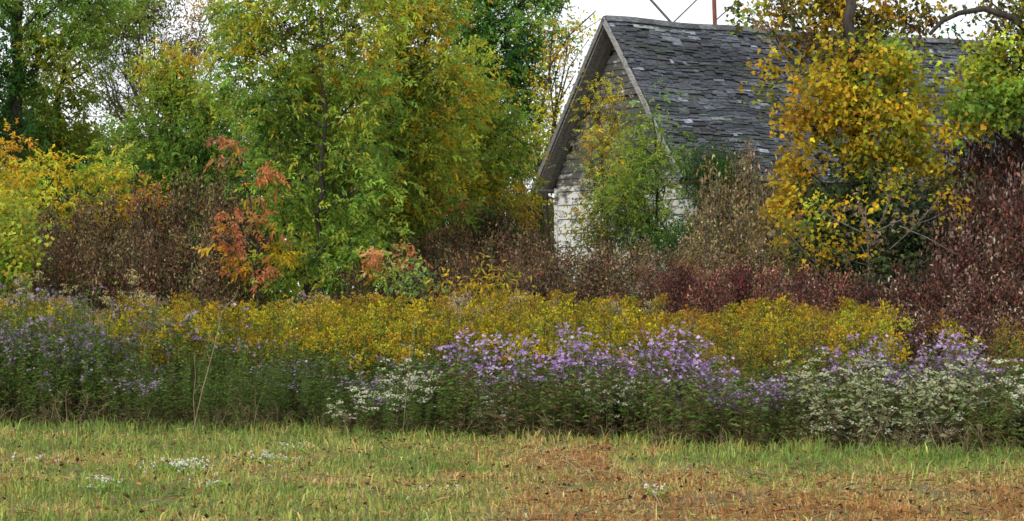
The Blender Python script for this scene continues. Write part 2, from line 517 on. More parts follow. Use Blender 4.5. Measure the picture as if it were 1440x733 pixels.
def head_goldenrod(st, lf, fl, p, h, pal):
    tip = p[-1]; dirn = norm(p[-1] - p[-2])
    nb = 9
    base = rng.uniform(.16, .30)
    ax = rng.uniform(0, 6.28)
    hc = jit(pick(pal, 1), .22)[0]
    for k in range(nb):
        f = k / nb
        o = tip - dirn * base * (1 - f) * 1.0
        az = ax + k * 2.4
        L = (.15 * (1 - f) + .05) * rng.uniform(.7, 1.2)
        e = o + np.array([math.cos(az) * L, math.sin(az) * L, L * .55])
        q = bez(o, e, np.array([0, 0, L * .35]), 5)
        tube(st, q, .002, 3)
        m = int(8 + 34 * L)
        s = rng.uniform(.15, 1, m)
        pos = np.stack([np.interp(s, np.linspace(0, 1, 5), q[:, j]) for j in range(3)], 1) + rng.normal(size=(m, 3)) * .008
        leaves(fl, pos, rng.normal(size=(m, 3)) * .6 + np.array([0, 0, .8]), rng.uniform(.02, .042, m), rng.uniform(.012, .021, m), jit(hc, .26, m), 0, up=.3)
    m = 24
    pos = tip - dirn * rng.uniform(0, .12, (m, 1)) + rng.normal(size=(m, 3)) * .012
    leaves(fl, pos, rng.normal(size=(m, 3)) * .6 + np.array([0, 0, .9]), .022, .016, jit(np.asarray(hc) * 1.0, .2, m), 0)


def mk_aster(nf, rad, reach):
    def head(st, lf, fl, p, h, pal):
        hc = pick(pal, 1)[0]
        nb = rng.poisson(nf / 4)
        for k in range(nb):
            s = rng.uniform(.62, .98)
            o = np.array([np.interp(s, np.linspace(0, 1, 7), p[:, j]) for j in range(3)])
            az = rng.uniform(0, 6.28); L = reach * rng.uniform(.4, 1.)
            e = o + np.array([math.cos(az) * L * .7, math.sin(az) * L * .7, L * rng.uniform(.35, .9)])
            e[2] = min(e[2], p[-1][2] + .06)
            q = bez(o, e, np.array([0, 0, L * .15]), 4)
            tube(st, q, .002, 3)
            m = 4
            c = e + rng.normal(size=(m, 3)) * np.array([.035, .035, .02])
            discs(fl, c, rng.normal(size=(m, 3)) * .45 + np.array([0, -.35, .8]), rng.uniform(.75, 1.2, m) * rad, jit(hc, .16, m))
            m = 7
            pos = o + (e - o) * rng.uniform(0, 1, (m, 1))
            leaves(lf, pos, rng.normal(size=(m, 3)) + np.array([0, 0, .4]), .035, .009, jit(pick([(1, GM), (1, OL)], m), .2), .1)
    return head


def head_corymb(st, lf, fl, p, h, pal, lo=.45):
    """flat-topped clusters of tiny white florets"""
    for k in range(7):
        s = rng.uniform(lo, 1.)
        o = np.array([np.interp(s, np.linspace(0, 1, 7), p[:, j]) for j in range(3)])
        az = rng.uniform(0, 6.28); L = rng.uniform(.06, .2)
        e = o + np.array([math.cos(az) * L, math.sin(az) * L, L * .6])
        tube(st, bez(o, e, (0, 0, .01), 3), .002, 3)
        m = 12
        hc = pick(pal, 1)[0]
        c = e + rng.normal(size=(m, 3)) * np.array([.026, .026, .009])
        discs(fl, c, rng.normal(size=(m, 3)) * .4 + np.array([0, -.4, .8]), rng.uniform(.008, .015, m), jit(hc, .12, m))


def head_seed(st, lf, fl, p, h, pal):
    tip = p[-1]; hc = pick(pal, 1)[0]
    for k in range(7):
        az = rng.uniform(0, 6.28); L = rng.uniform(.06, .16)
        e = tip + np.array([math.cos(az) * L, math.sin(az) * L, rng.uniform(-.08, .08)])
        q = bez(tip - np.array([0, 0, .12]), e, np.array([0, 0, .1]), 5)
        tube(st, q, .002, 3)
        m = 16
        s = rng.uniform(.3, 1, m)
        pos = np.stack([np.interp(s, np.linspace(0, 1, 5), q[:, j]) for j in range(3)], 1) + rng.normal(size=(m, 3)) * .01
        leaves(fl, pos, rng.normal(size=(m, 3)) + np.array([0, 0, .4]), .026, .012, jit(np.asarray(hc) * 1.0, .2, m), 0)


HERB_G = [(3, (.095, .18, .028)), (2, (.045, .105, .02)), (1.5, OL), (.8, (.13, .18, .03))]
GOLD = [(3, (.40, .32, .016)), (2, (.30, .26, .022)), (1, (.42, .28, .018))]
GOLD_DULL = [(2, (.26, .21, .03)), (1, (.34, .24, .02)), (1, (.20, .15, .045))]
PURP = [(3, (.34, .215, .43)), (2, (.41, .30, .48)), (1, (.27, .14, .37))]
DUSK = [(2, (.27, .21, .31)), (1, (.33, .25, .37)), (1, (.23, .19, .25))]
WHITE = [(3, (.50, .51, .37)), (1, (.36, .40, .25))]
SEED = [(2, (.36, .28, .13)), (1, (.28, .21, .18)), (1, (.38, .32, .14))]


def place(protos, spots, label=None, group=None, sc=(.9, 1.12)):
    """first use moves the prototype itself, later uses copy it"""
    for i, (x, y) in enumerate(spots):
        k = i % len(protos)
        s = rng.uniform(*sc)
        rz = rng.uniform(0, 6.28)
        sz = s * rng.uniform(.93, 1.07)
        if i < len(protos):
            o = protos[k]; o.location = (x, y, 0); o.rotation_euler.z = rz; o.scale = (s, s, sz)
            if label: o['label'] = label
            if group: o['group'] = group
        else:
            dup(protos[k], (x, y, 0), rz, (s, s, sz), label, group)


# goldenrod band
gold = [herb('goldenrod', 'x', 'goldenrod', 'x', 11, h, .30, (.085, .017), head_goldenrod,
             [(3, GM), (1.5, GD), (2, (.10, .11, .025))], GOLD if k < 4 else GOLD_DULL, 'flower_plume', leafn=34, low=.12) for k, h in enumerate((1.32, 1.42, 1.25, 1.38, 1.3, 1.36))]
spots = []
for Y in np.arange(27.2, 39.2, .78):
    for X in np.arange(-.225 * Y - .3, .225 * Y + .3, .62):
        x, y = X + rng.normal() * .17, Y + rng.normal() * .2
        u = x / y * F + CX
        if y < edge_y(u) + float(np.interp(u, [0, 150, 190, 330, 380, 430, 600, 660], [2.3, 2.3, 1.5, 1.5, 2.1, .95, .95, 2.3])) + rng.uniform(0, .5) or y > 38.2:
            continue
        if u > 1245 and rng.uniform() < .88:
            continue
        if u < 160 and rng.uniform() < .12:
            continue
        spots.append((x, y))
rng.shuffle(spots)
spots = spots[:285]
hi = [p for p in spots if p[0] / p[1] * F + CX > 930 and rng.uniform() < .75]
lo = [p for p in spots if p not in hi]
place(gold[4:], hi, sc=(.8, 1.08), label='goldenrod clump with dull olive gold plumes at the right end of the yellow band', group='dull goldenrod clumps at the right end of the band')
place(gold[:4], lo, sc=(.84, 1.12), label='tall goldenrod clump with bright yellow plumes in the band before the brush', group='goldenrod clumps in the yellow band')
print('goldenrod', len(spots))

# dusky asters in the left bank
dark = [herb('aster', 'x', 'aster', 'x', 14, h, .28, (.085, .013), mk_aster(n, .021, .13), HERB_G, DUSK, 'blossom',
             leafn=58, low=.10) for h, n in ((1.10, .3), (1.22, 14), (.98, .1), (1.10, .1), (1.20, 18), (1.05, .1), (1.12, .6))]
spots = []
for off in (.25, .7, 1.15, 1.6, 2.05):
    for u in np.arange(-330, 640, 48):
        uu = u + rng.normal() * 14; y = edge_y(uu) + off + rng.normal() * .12
        spots.append(((uu - CX) / F * y, y))
rng.shuffle(spots)
spots = [(x, y + rng.normal() * .12) for x, y in spots]
place(dark, spots, 'dark green aster clump with few dusky lilac flowers beside the mown grass at left', 'dusky aster clumps of the left weed bank', (1, 1))
for o in [o for o in COL.objects if o.get('group') == 'dusky aster clumps of the left weed bank']:
    u = o.location.x / o.location.y * F + CX; off = o.location.y - float(edge_y(u))
    k = float(np.interp(u, [-100, 150, 190, 330, 390, 430, 560, 640], [1.18, 1.15, .95, .95, 1.05, .72, .66, .8])) * rng.uniform(.72, 1.22) * (.72 + .2 * off)
    o.scale = (k ** .5 * rng.uniform(.9, 1.15), k ** .5, k)

# purple asters right of centre
purp = [herb('aster', 'x', 'aster', 'x', 17, h, .30, (.07, .011), mk_aster(n, .0225, .26), HERB_G, PURP, 'blossom',
             leafn=44, low=.08) for h, n in ((.98, 26), (.92, 22), (1.02, 30))]
named = [(655, 1.5, 1.02, 'dense purple aster mound at the left end of the bright purple row'),
         (708, 1.0, .84, 'purple aster mound second from the left end of the bright purple row'),
         (775, 1.3, 1.12, 'broad bright purple aster mound in the middle of the weed bank'),
         (838, .9, .88, 'purple aster mound above the small white boneset clump right of centre'),
         (888, 1.6, 1.06, 'purple aster mound with pale tops directly below the house corner'),
         (948, 1.6, 1.14, 'tall purple aster mound standing over a gap of dark stems'),
         (1000, .9, .82, 'purple aster mound leaning forward at the right end of the bright row'),
         (1040, .5, .72, 'low purple aster at the grass edge left of the big white bush'),
         (1085, .45, .7, 'low purple aster touching the left flank of the big white bush'),
         (1222, 1.9, 1.02, 'purple aster showing over the left top of the big white bush'),
         (1285, 2.0, .98, 'deep purple aster showing over the crest of the big white bush'),
         (1345, 2.6, 1.1, 'single tall purple aster against the maroon brush at right'),
         (1375, 1.2, .85, 'purple aster between the two white bushes at right')]
for i, (u, off, s, lab) in enumerate(named):
    y = edge_y(u) + off; x = (u - CX) / F * y
    if i < 3:
        o = purp[i]; o.location = (x, y, 0); o.scale = (s, s, s); o['label'] = lab; o['group'] = 'bright purple asters'
    else:
        dup(purp[i % 3], (x, y, 0), rng.uniform(0, 6.28), (s, s, s), lab, 'bright purple asters')
# plain weedy undergrowth between the purple mounds
weed = [herb('green_weed', 'x', 'weed', 'x', 13, h, .28, (.10, .016), lambda *a: None, [(2.5, (.095, .17, .03)), (1.5, (.13, .15, .04)), (2, (.11, .08, .035)), (1, (.05, .075, .02)), (.6, (.17, .17, .06))], GOLD,
             'blossom', leafn=46, low=.05) for h in (.78, .7, .86)]
spots = []
for off in (.2, .6, 1.0, 1.5, 2.0):
    for u in np.arange(615, 1800, 52):
        uu = u + rng.normal() * 15; y = edge_y(uu) + off + rng.normal() * .12
        if 1130 < uu < 1360 and off < 1.3: continue
        spots.append(((uu - CX) / F * y, y))
rng.shuffle(spots)
place(weed, spots, 'flowerless green weed clump among the asters right of centre', 'flowerless weeds between the asters', (.7, 1.25))
spots = [((u - CX) / F * y, y) for u, y in zip(rng.uniform(-60, 900, 22), rng.uniform(29.5, 37, 22))]
tall = [herb('green_weed', 'x', 'weed', 'x', 8, h, .2, (.13, .022), head_seed, [(3, GM), (2, OL), (1, TN)], SEED, 'seed_head', leafn=40, low=.1) for h in (1.5, 1.38)]
place(tall, spots, 'tall green weed with small tan seed heads poking out of the goldenrod', 'tall weeds among the goldenrod', (.85, 1.15))

# white flowering clumps
wht = herb('white_boneset', 'x', 'white wildflower', None, 15, .74, .24, (.08, .02), head_corymb, HERB_G, WHITE, 'blossom', leafn=40, low=.05)
named = [(557, .35, (1, 1, 1.06), 'white flowering clump alone at the foot of the dark weed bank'),
         (490, .05, (.6, .6, .52), 'tiny white flowering clump at the grass edge left of the lone white clump'),
         (665, .15, (.7, .7, .6), 'low white flowering clump under the left end of the purple row'),
         (712, .1, (.75, .75, .58), 'low white flowering clump right beside another low white clump under the purple row'),
         (840, .4, (1.0, 1.0, .98), 'white flowering clump below the middle of the purple row'),
         (875, .55, (.8, .8, .9), 'smaller white flowering clump touching the one below the purple row'),
         (1420, .7, (1.25, 1.25, 1.12), 'tall white flowering bush at the right edge of the photo'),
         (1455, .2, (1.3, 1.3, .95), 'white flowering bush cut by the right edge of the photo')]
wht2 = herb('white_boneset', 'x', 'white wildflower', None, 6, .74, .26, (.08, .02), head_corymb, HERB_G, WHITE, 'blossom', leafn=40, low=.05)
used2 = 0
for i, (u, off, s, lab) in enumerate(named):
    y = edge_y(u) + off; loc = ((u - CX) / F * y, y, 0)
    if i == 0:
        wht.location = loc; wht.scale = s; wht['label'] = lab
    elif i in (1, 2, 3, 5) and not used2:
        used2 = 1; wht2.location = loc; wht2.scale = s; wht2['label'] = lab
    else:
        dup(wht2 if i in (1, 2, 3, 5) else wht, loc, rng.uniform(0, 6.28), s, lab)
    
# the big pale bush at right: built on its own, wide and dense
big = herb('white_aster_bush', 'big pale white flowering bush bulging onto the grass right of centre', 'white wildflower bush', None, 46, .98, .72,
           (.095, .042), lambda *a: head_corymb(*a, lo=.12), [(3, (.30, .33, .165)), (2, (.18, .21, .085)), (1, (.08, .12, .03)), (1, (.05, .05, .025))], [(2, (.34, .365, .22)), (1, (.46, .47, .33))], 'blossom', leafn=46, low=.05, lean=.6)
y = edge_y(1240) + .75
big.location = ((1240 - CX) / F * y, y, 0); big.scale = (1.12, .8, 1.0)

# faded plumes on the far left
seed = [herb('faded_goldenrod', 'x', 'faded wildflower', 'x', 10, h, .3, (.08, .015), head_seed, [(2, GM), (1, OL), (1, TN)], SEED, 'seed_head', leafn=26)
        for h in (1.55, 1.45)]
spots = []
for Y in (33.5, 35, 36.5):
    for u in np.arange(-40, 250, 74):
        uu = u + rng.normal() * 14; y = Y + rng.normal() * .3
        spots.append(((uu - CX) / F * y, y))
place(seed, spots, 'faded wildflower clump with pinkish tan seed plumes behind the left aster bank', 'faded plumes behind the left asters')


# ------------------------------------------------------------------ brush
def shrub_proto(name, H, R, pal, kind, lai, sc, nst, bark, mat, per=9, sig=.14):
    """multi-stemmed shrub at the origin"""
    root = thing(name, 'x', 'shrub', (0, 0, 0))
    wood, lf = MB(), MB()
    area = {'small': 5 * .0008, 'oval': 3 * .0024, 'narrow': 4 * .0022, 'broad': 3 * .0075}[kind] * sc * sc
    nsp = int(lai * 2 * R * H / area)
    nsub = nsp // per
    a = rng.uniform(0, 6.28, nsub); rr = R * np.sqrt(rng.uniform(size=nsub)); z = H * rng.uniform(.08, 1., nsub) ** .75
    rr *= np.sqrt(np.clip(1.02 - (z / H) ** 3, .05, 1))
    z *= 1 + .12 * np.sin(a * 3 + 1)
    sub = np.stack([rr * np.cos(a), rr * np.sin(a), z], 1)
    stems = []
    for _ in range(nst):
        t = rng.uniform(0, 6.28); e = np.array([math.cos(t) * R * .7 * rng.uniform(.2, 1), math.sin(t) * R * .7 * rng.uniform(.2, 1), H * rng.uniform(.75, 1.16)])
        q = bez(rng.normal(size=3) * np.array([.12, .12, 0]) + np.array([0, 0, -.05]), e, np.array([0, 0, .2 * H]) + rng.normal(size=3) * .1, 7)
        tube(wood, q, np.linspace(.016, .005, 7), 4); stems.append(q)
    allp = np.concatenate(stems)
    for p in sub[::2]:
        c = allp[np.argmin(np.linalg.norm(allp - p + np.array([0, 0, .2]), axis=1))]
        tube(wood, bez(c, p, rng.normal(size=3) * .04, 3), np.linspace(.006, .003, 3), 3)
    cs = jit(pick(pal, nsub), .3); idx = rng.integers(0, nsub, nsp)
    pos = sub[idx] + rng.normal(size=(nsp, 3)) * sig
    pos[:, 2] = np.maximum(pos[:, 2], .05)
    col = np.where(rng.uniform(size=(nsp, 1)) < .3, pick(pal, nsp), cs[idx])
    sprays(lf, pos, norm(sub[idx]) * .5 + rng.normal(size=(nsp, 3)) * .6, jit(col, .18), kind, sc)
    wood.build('stem', bark, root, (0, 0, 0), True); lf.build('foliage', mat, root)
    return root


BROWN = [(4, (.12, .075, .04)), (2, (.08, .05, .028)), (1.6, (.23, .155, .09)), (1, (.14, .125, .045)), (.5, (.19, .075, .04)), (.35, (.10, .15, .03))]
TANP = [(3, (.20, .145, .07)), (2, (.11, .08, .045)), (1.2, (.13, .12, .04)), (1, (.26, .2, .11))]
MAROON = [(3, (.088, .042, .030)), (2.4, (.07, .044, .027)), (.8, (.13, .042, .034)), (1.3, (.27, .185, .145))]
RED = [(3, (.125, .038, .034)), (2.5, (.095, .045, .03)), (1.2, (.22, .12, .085)), (.6, (.12, .09, .05))]


def shrubs(protos, items, label, group, cat='shrub'):
    for i, (u, v, Y, w) in enumerate(items):
        k = i % len(protos); pr, H, R = protos[k]
        top = P(u, v, Y)
        sz = top[2] / H; sx = w / F * Y / R
        loc = (top[0], Y, 0); rz = rng.uniform(0, 6.28)
        if pr.get('used'):
            o = dup(pr, loc, rz, (sx, sx, sz))
        else:
            o = pr; o.location = loc; o.rotation_euler.z = rz; o.scale = (sx, sx, sz); pr['used'] = 1
        o['label'] = label; o['group'] = group; o['category'] = cat
    for pr, H, R in protos:
        if 'used' in pr: pass


bp = [(shrub_proto('brown_shrub', 2.6, 1.1, BROWN, 'oval', 2.3, .95, 18, M_GREYBARK, M_DRY, 9, .085), 2.6, 1.1) for _ in range(3)]
it = []
for u, v, Y, w in [(60, 318, 43, 60), (110, 312, 44, 60), (150, 305, 44.5, 55), (205, 292, 44, 60), (260, 278, 44.6, 62), (310, 288, 44, 55), (350, 300, 45, 50),
                   (70, 360, 41, 55), (130, 355, 41, 55), (190, 350, 41.4, 55), (245, 345, 41.5, 60), (300, 352, 41, 55), (-50, 320, 43, 60), (20, 345, 42.5, 50), (-110, 300, 43, 60), (-170, 310, 43, 60), (-90, 360, 41, 60), (-160, 360, 41, 60)]:
    it.append((u, v, Y, w))
shrubs(bp, it, 'leafy grey brown shrub of the withered thicket left of the slender green ash', 'withered brown shrubs of the left thicket')
it = [(600, 345, 44, 55), (640, 338, 44.5, 58), (690, 325, 46, 58), (735, 302, 50, 40), (757, 268, 61, 30), (728, 262, 60, 34), (770, 345, 47.5, 40), (700, 350, 43, 58), (745, 350, 43.5, 50), (800, 368, 44, 55),
      (850, 362, 44, 55), (900, 365, 43.5, 58), (640, 372, 41, 55), (770, 378, 41, 56), (830, 380, 41.2, 56), (890, 384, 41, 56), (940, 372, 42.5, 52),
      (560, 372, 41.5, 50), (500, 392, 41, 50), (730, 385, 40.4, 50)]
shrubs(bp, it, 'withered russet brown shrub in the thicket before the house', 'withered brown shrubs before the house')
tp = [(shrub_proto('tan_shrub', 2.6, 1.1, TANP, 'oval', 2.2, 1.05, 18, M_GREYBARK, M_DRY, 9, .085), 2.6, 1.1) for _ in range(2)]
it = [(1010, 262, 50, 52), (1050, 245, 50.5, 55), (1085, 262, 49, 50), (990, 318, 48, 48), (1035, 310, 47.5, 52), (1080, 320, 47, 50), (1010, 355, 45, 52), (1065, 358, 44.5, 52), (970, 345, 46, 40)]
shrubs(tp, it, 'dull tan shrub under the roof edge left of the yellow tree', 'tan shrubs under the roof edge')
rp = [(shrub_proto('red_shrub', 1.9, .9, RED, 'oval', 2.5, .9, 13, M_BARK, M_DRY, 8, .08), 1.9, .9) for _ in range(2)]
it = [(u, v + rng.normal() * 6, 39.6 + rng.normal() * .5, 46) for u, v in [(960, 388), (1000, 384), (1040, 382), (1085, 386), (1130, 392), (1180, 396)]]
shrubs(rp, it, 'deep red leaved shrub in the low red row right of the house', 'low red shrubs right of the house')
mp_ = [(shrub_proto('maroon_shrub', 2.2, 1.0, MAROON, 'oval', 2.8, 1.1, 12, M_BARK, M_DRY, 9, .09), 2.2, 1.0) for _ in range(3)]
it = [(1225, 400, 38.5, 48), (1270, 398, 38, 50), (1320, 392, 38, 50), (1370, 398, 37.5, 50), (1420, 396, 37.5, 52), (1470, 390, 38, 55),
      (1260, 440, 35.5, 46), (1305, 446, 35, 46), (1350, 440, 35, 48), (1400, 446, 34.5, 50), (1450, 440, 34.5, 50), (1500, 430, 34.5, 55), (1560, 430, 35, 55), (1620, 425, 35, 55), (1140, 410, 38, 44), (1100, 412, 38.3, 40)]
shrubs(mp_, it, 'low maroon brown shrub in front of the ivy clad trunk', 'low maroon shrubs at right')
it = [(1350, 225, 46, 55), (1395, 195, 46.5, 60), (1440, 185, 46, 60), (1340, 290, 44, 52), (1390, 280, 43.5, 58), (1440, 275, 43, 60), (1350, 350, 41.5, 55), (1410, 345, 41, 60), (1460, 340, 41, 60), (1500, 220, 45, 60), (1540, 250, 44, 65), (1600, 280, 43, 65), (1560, 360, 40, 65), (1640, 350, 41, 65)]
shrubs(mp_, it, 'tall maroon brown shrub heaped right of the yellow tree', 'tall maroon shrubs at the right edge')
for o in COL.objects:
    if 'used' in o: del o['used']

# ------------------------------------------------------------------ trees, near ones first
PA = [(2.2, GM), (3.6, GL), (2, (.17, .25, .04)), (.6, GD), (.8, GY)]
PTOP = [(3, GY), (2, GL), (2, (.15, .20, .03)), (.5, YE)]
PYG = [(3, GY), (3, GL), (.7, YE), (1, GM)]
PYE = [(3.4, (.47, .345, .022)), (.7, YO), (2, (.31, .30, .03))]
POR = [(3, OR), (2, YO), (1, (.5, .2, .1))]
GP = [(3, (.56, .42, .025)), (1, YO), (.6, GY)]
PGN = [(3, GM), (3, GD), (1, GL)]

ash_c = [(450, -30, 42, 70, 60, PTOP), (400, 30, 42.2, 60, 55, PTOP), (500, 25, 42, 60, 60, PTOP), (350, 55, 42.3, 50, 45, PTOP), (445, 85, 42.2, 70, 60, PTOP),
         (390, 120, 42, 60, 55, PA), (505, 130, 42, 50, 60, PYG), (420, 170, 42.5, 50, 55, PA), (378, 205, 41.8, 46, 55, PA), (505, 210, 42, 46, 55, PA), (460, 175, 42.9, 50, 60, PA),
         (408, 255, 41.8, 44, 50, PA), (497, 270, 41.8, 44, 50, PA), (455, 250, 43, 45, 50, PA), (398, 315, 41.6, 44, 45, PA), (455, 320, 43, 50, 45, PA), (507, 325, 41.8, 40, 45, PA),
         (412, 372, 41.3, 42, 35, PA), (492, 375, 41.3, 36, 32, PA), (455, 385, 42.6, 45, 28, PA), (340, 110, 42.5, 40, 45, PA), (345, 20, 42.6, 45, 40, PA), (545, 345, 41.8, 30, 30, PA)]
tree('ash_tree', 'slender green ash with a thin straight dark trunk standing in front of the thicket', 'tree',
     [(452, 0, 41.5, .045), (451, 300, 41.5, .038), (457, 150, 41.5, .028), (448, -60, 41.8, .02)], ash_c, 'ash', [(2, GM), (4, GL), (2, (.20, .28, .05)), (1.2, GY)], 1.85, .95, limb_r=.022)

tree('hickory_tree', 'yellow green tree with gold patches just right of the slender ash', 'tree',
     [(575, 0, 46, .12), (578, 250, 46, .09), (570, 80, 46, .06), (565, -60, 46, .03)],
     [(540, 0, 46, 50, 36, PYG), (548, 8, 45.2, 26, 16, GP), (600, -5, 46, 55, 45, PYG), (605, 38, 45.2, 30, 18, GP), (580, 45, 45.6, 45, 35, PYG), (535, 78, 45.5, 46, 45, PYG), (545, 85, 44.9, 18, 14, GP), (600, 95, 45.6, 60, 50, PYG), (532, 128, 44.9, 22, 14, GP),
      (560, 140, 45.3, 55, 45, PYG), (620, 150, 45.5, 50, 45, PYG), (545, 195, 45.3, 50, 45, PA), (600, 220, 45.2, 55, 50, PYG), (560, 265, 45, 50, 45, PYG), (510, 262, 44.5, 22, 20, [(2, YO), (2, YE), (1, GY)]),
      (610, 290, 45, 48, 40, PA), (560, 330, 44.8, 45, 40, PA), (520, 300, 45, 35, 35, PYG), (530, 375, 44, 34, 22, PA)],
     'ash', PYG, 2.3, 1.0)
tree('hickory_tree', 'green tree with yellow orange patches left of the house roof edge', 'tree',
     [(680, 0, 49, .1), (675, 250, 49, .075), (668, 130, 49, .045)],
     [(660, 120, 49, 50, 45, PYG), (652, 165, 48.6, 42, 35, PYG), (658, 160, 47.9, 24, 18, GP), (640, 135, 48, 16, 12, GP), (695, 175, 49, 45, 45, PA), (640, 215, 48.6, 45, 40, PYG), (690, 230, 48.6, 48, 40, PA),
      (655, 265, 48.3, 50, 35, [(2, YE), (1, YO), (3, GY), (2, GL)]), (625, 245, 47.8, 24, 16, GP), (705, 275, 48.5, 40, 32, PYE), (635, 300, 48.2, 35, 30, [(2, OR), (2, YO), (1, GY)]), (712, 250, 49.5, 24, 26, PYG), (722, 195, 50, 22, 34, PYG)],
     'ash', PYG, 2.3, 1.0)
# sumacs
tree('sumac', 'orange sumac leaning out left of the slender ash with two tiers of orange leaves', 'sumac',
     [(365, 0, 40.8, .03), (360, 350, 40.8, .022), (345, 250, 40.8, .012)],
     [(332, 215, 40.8, 15, 14, [(2, (.42, .2, .09)), (2, TN), (1, YO)]), (342, 258, 40.6, 15, 18, POR), (338, 318, 40.6, 22, 11, [(2, OR), (1, YO)]), (378, 335, 40.5, 26, 13, [(2, YO), (2, OR), (1, YE), (1, GL)]),
      (316, 350, 40.5, 18, 10, POR), (354, 366, 40.4, 20, 15, [(2, YO), (3, OR), (1, GL)])],
     'sumac', POR, 2.3, .74, limb_r=.014, sig=.11)
tree('sumac', 'small sumac with one bright orange top right of the slender ash', 'sumac',
     [(545, 0, 40.5, .022), (548, 385, 40.5, .014)],
     [(552, 366, 40.4, 20, 17, [(4, OR), (2, (.52, .24, .12))]), (538, 398, 40.4, 16, 8, [(1, GL), (1, YO)])], 'sumac', POR, 2.4, .62, sig=.1, limb_r=.012)
tree('sumac', 'small sumac with peach orange leaves below the gold patches near the house', 'sumac',
     [(645, 0, 47, .022), (642, 320, 47, .014)],
     [(640, 303, 46.9, 18, 20, [(3, (.5, .24, .08)), (2, OR), (1, YE)])], 'sumac', POR, 2.4, .72, sig=.1, limb_r=.012)
# shrubs on the left
tree('yellow_shrub', 'large golden yellow shrub above the brown thicket at left', 'shrub',
     [(105, 0, 46, .05), (110, 300, 46, .03)],
     [(75, 232, 46, 30, 22, [(2, GY), (2, YE)]), (105, 258, 46, 40, 24, [(2, YE), (2, GY), (1, GL)]), (150, 250, 46, 24, 22, [(2, GY), (2, GL)]), (150, 282, 46, 36, 24, [(2, YE), (3, GY)]), (60, 288, 45.6, 44, 26, [(2, YE), (2, GY), (1, GL)]), (115, 308, 45.5, 50, 22, [(2, YE), (2, GY)]), (172, 305, 45.5, 34, 18, [(2, GY), (1, YE), (1, YO)]), (95, 332, 45.2, 40, 16, [(1, YE), (1, OL)], 1.2)],
     'ash', PYE, 1.7, .95)
tree('yellow_shrub', 'yellow orange shrub against the left edge under the dark trunk', 'shrub',
     [(5, 0, 47, .05), (8, 280, 47, .03)],
     [(8, 222, 47, 26, 22, [(3, YO), (2, YE)]), (-25, 250, 47, 45, 40, PYE), (25, 262, 46.6, 34, 28, [(2, YE), (1, YO), (2, GY)]), (5, 300, 46.4, 36, 22, [(2, GY), (2, YE)])],
     'ash', PYE, 1.8, .95)
tree('orange_shrub', 'small orange yellow shrub at the upper edge of the brown thicket', 'shrub',
     [(200, 0, 46, .03), (200, 320, 46, .02)],
     [(195, 302, 45.6, 28, 18, [(2, YO), (2, YE)]), (225, 290, 45.7, 24, 16, [(1, OR), (2, YO), (1, TN)]), (205, 278, 46, 22, 14, [(1, YO), (1, OR)])], 'ash', POR, 2.4, .8)
tree('lime_shrub', 'small lime green shrub at the left edge in front of brown brush', 'shrub',
     [(10, 0, 40, .025), (12, 360, 40, .015)],
     [(12, 320, 40, 30, 28, [(3, GL), (2, GY)]), (-15, 350, 40, 40, 35, [(3, GL), (2, GY)]), (20, 362, 39.6, 28, 24, [(3, GY), (1, GL), (.6, YE)]), (5, 385, 39.5, 32, 18, [(3, GL), (1, GM)])],
     'broad', PYG, 2.4, .7)
tree('green_shrub', 'round dull olive green shrub beside the peach orange sumac', 'shrub',
     [(685, 0, 46.6, .03), (685, 340, 46.6, .02)], [(685, 312, 46.3, 32, 24), (705, 330, 46.2, 26, 20)], 'small', [(3, (.06, .075, .03)), (1, OL)], 3, 1.0)
tree('green_shrub', 'low pale green shrub below the small bright orange sumac', 'shrub',
     [(585, 0, 39.6, .02), (585, 395, 39.6, .014)], [(580, 390, 39.5, 22, 13), (597, 399, 39.5, 18, 12)], 'broad', [(3, (.17, .24, .07)), (1, GL)], 2, .6)
tree('yellow_shrub', 'low mustard yellow shrub rising between goldenrod and brown brush near centre', 'shrub',
     [(660, 0, 39.2, .02), (660, 410, 39.2, .014)], [(640, 420, 39.2, 24, 12), (675, 408, 39.3, 26, 12), (705, 424, 39.2, 24, 12), (655, 432, 39, 38, 12)],
     'narrow', [(3, (.40, .27, .02)), (2, (.26, .22, .03)), (.6, (.16, .08, .04))], 2.4, .8)
tree('dark_shrub', 'very dark evergreen shrub between brown brush and the slender ash', 'shrub',
     [(285, 0, 42.6, .03), (285, 380, 42.6, .02)], [(285, 375, 42.4, 34, 30), (320, 392, 42.2, 28, 20)], 'small', [(3, (.02, .028, .012)), (1, (.03, .05, .018))], 3, 1.1)

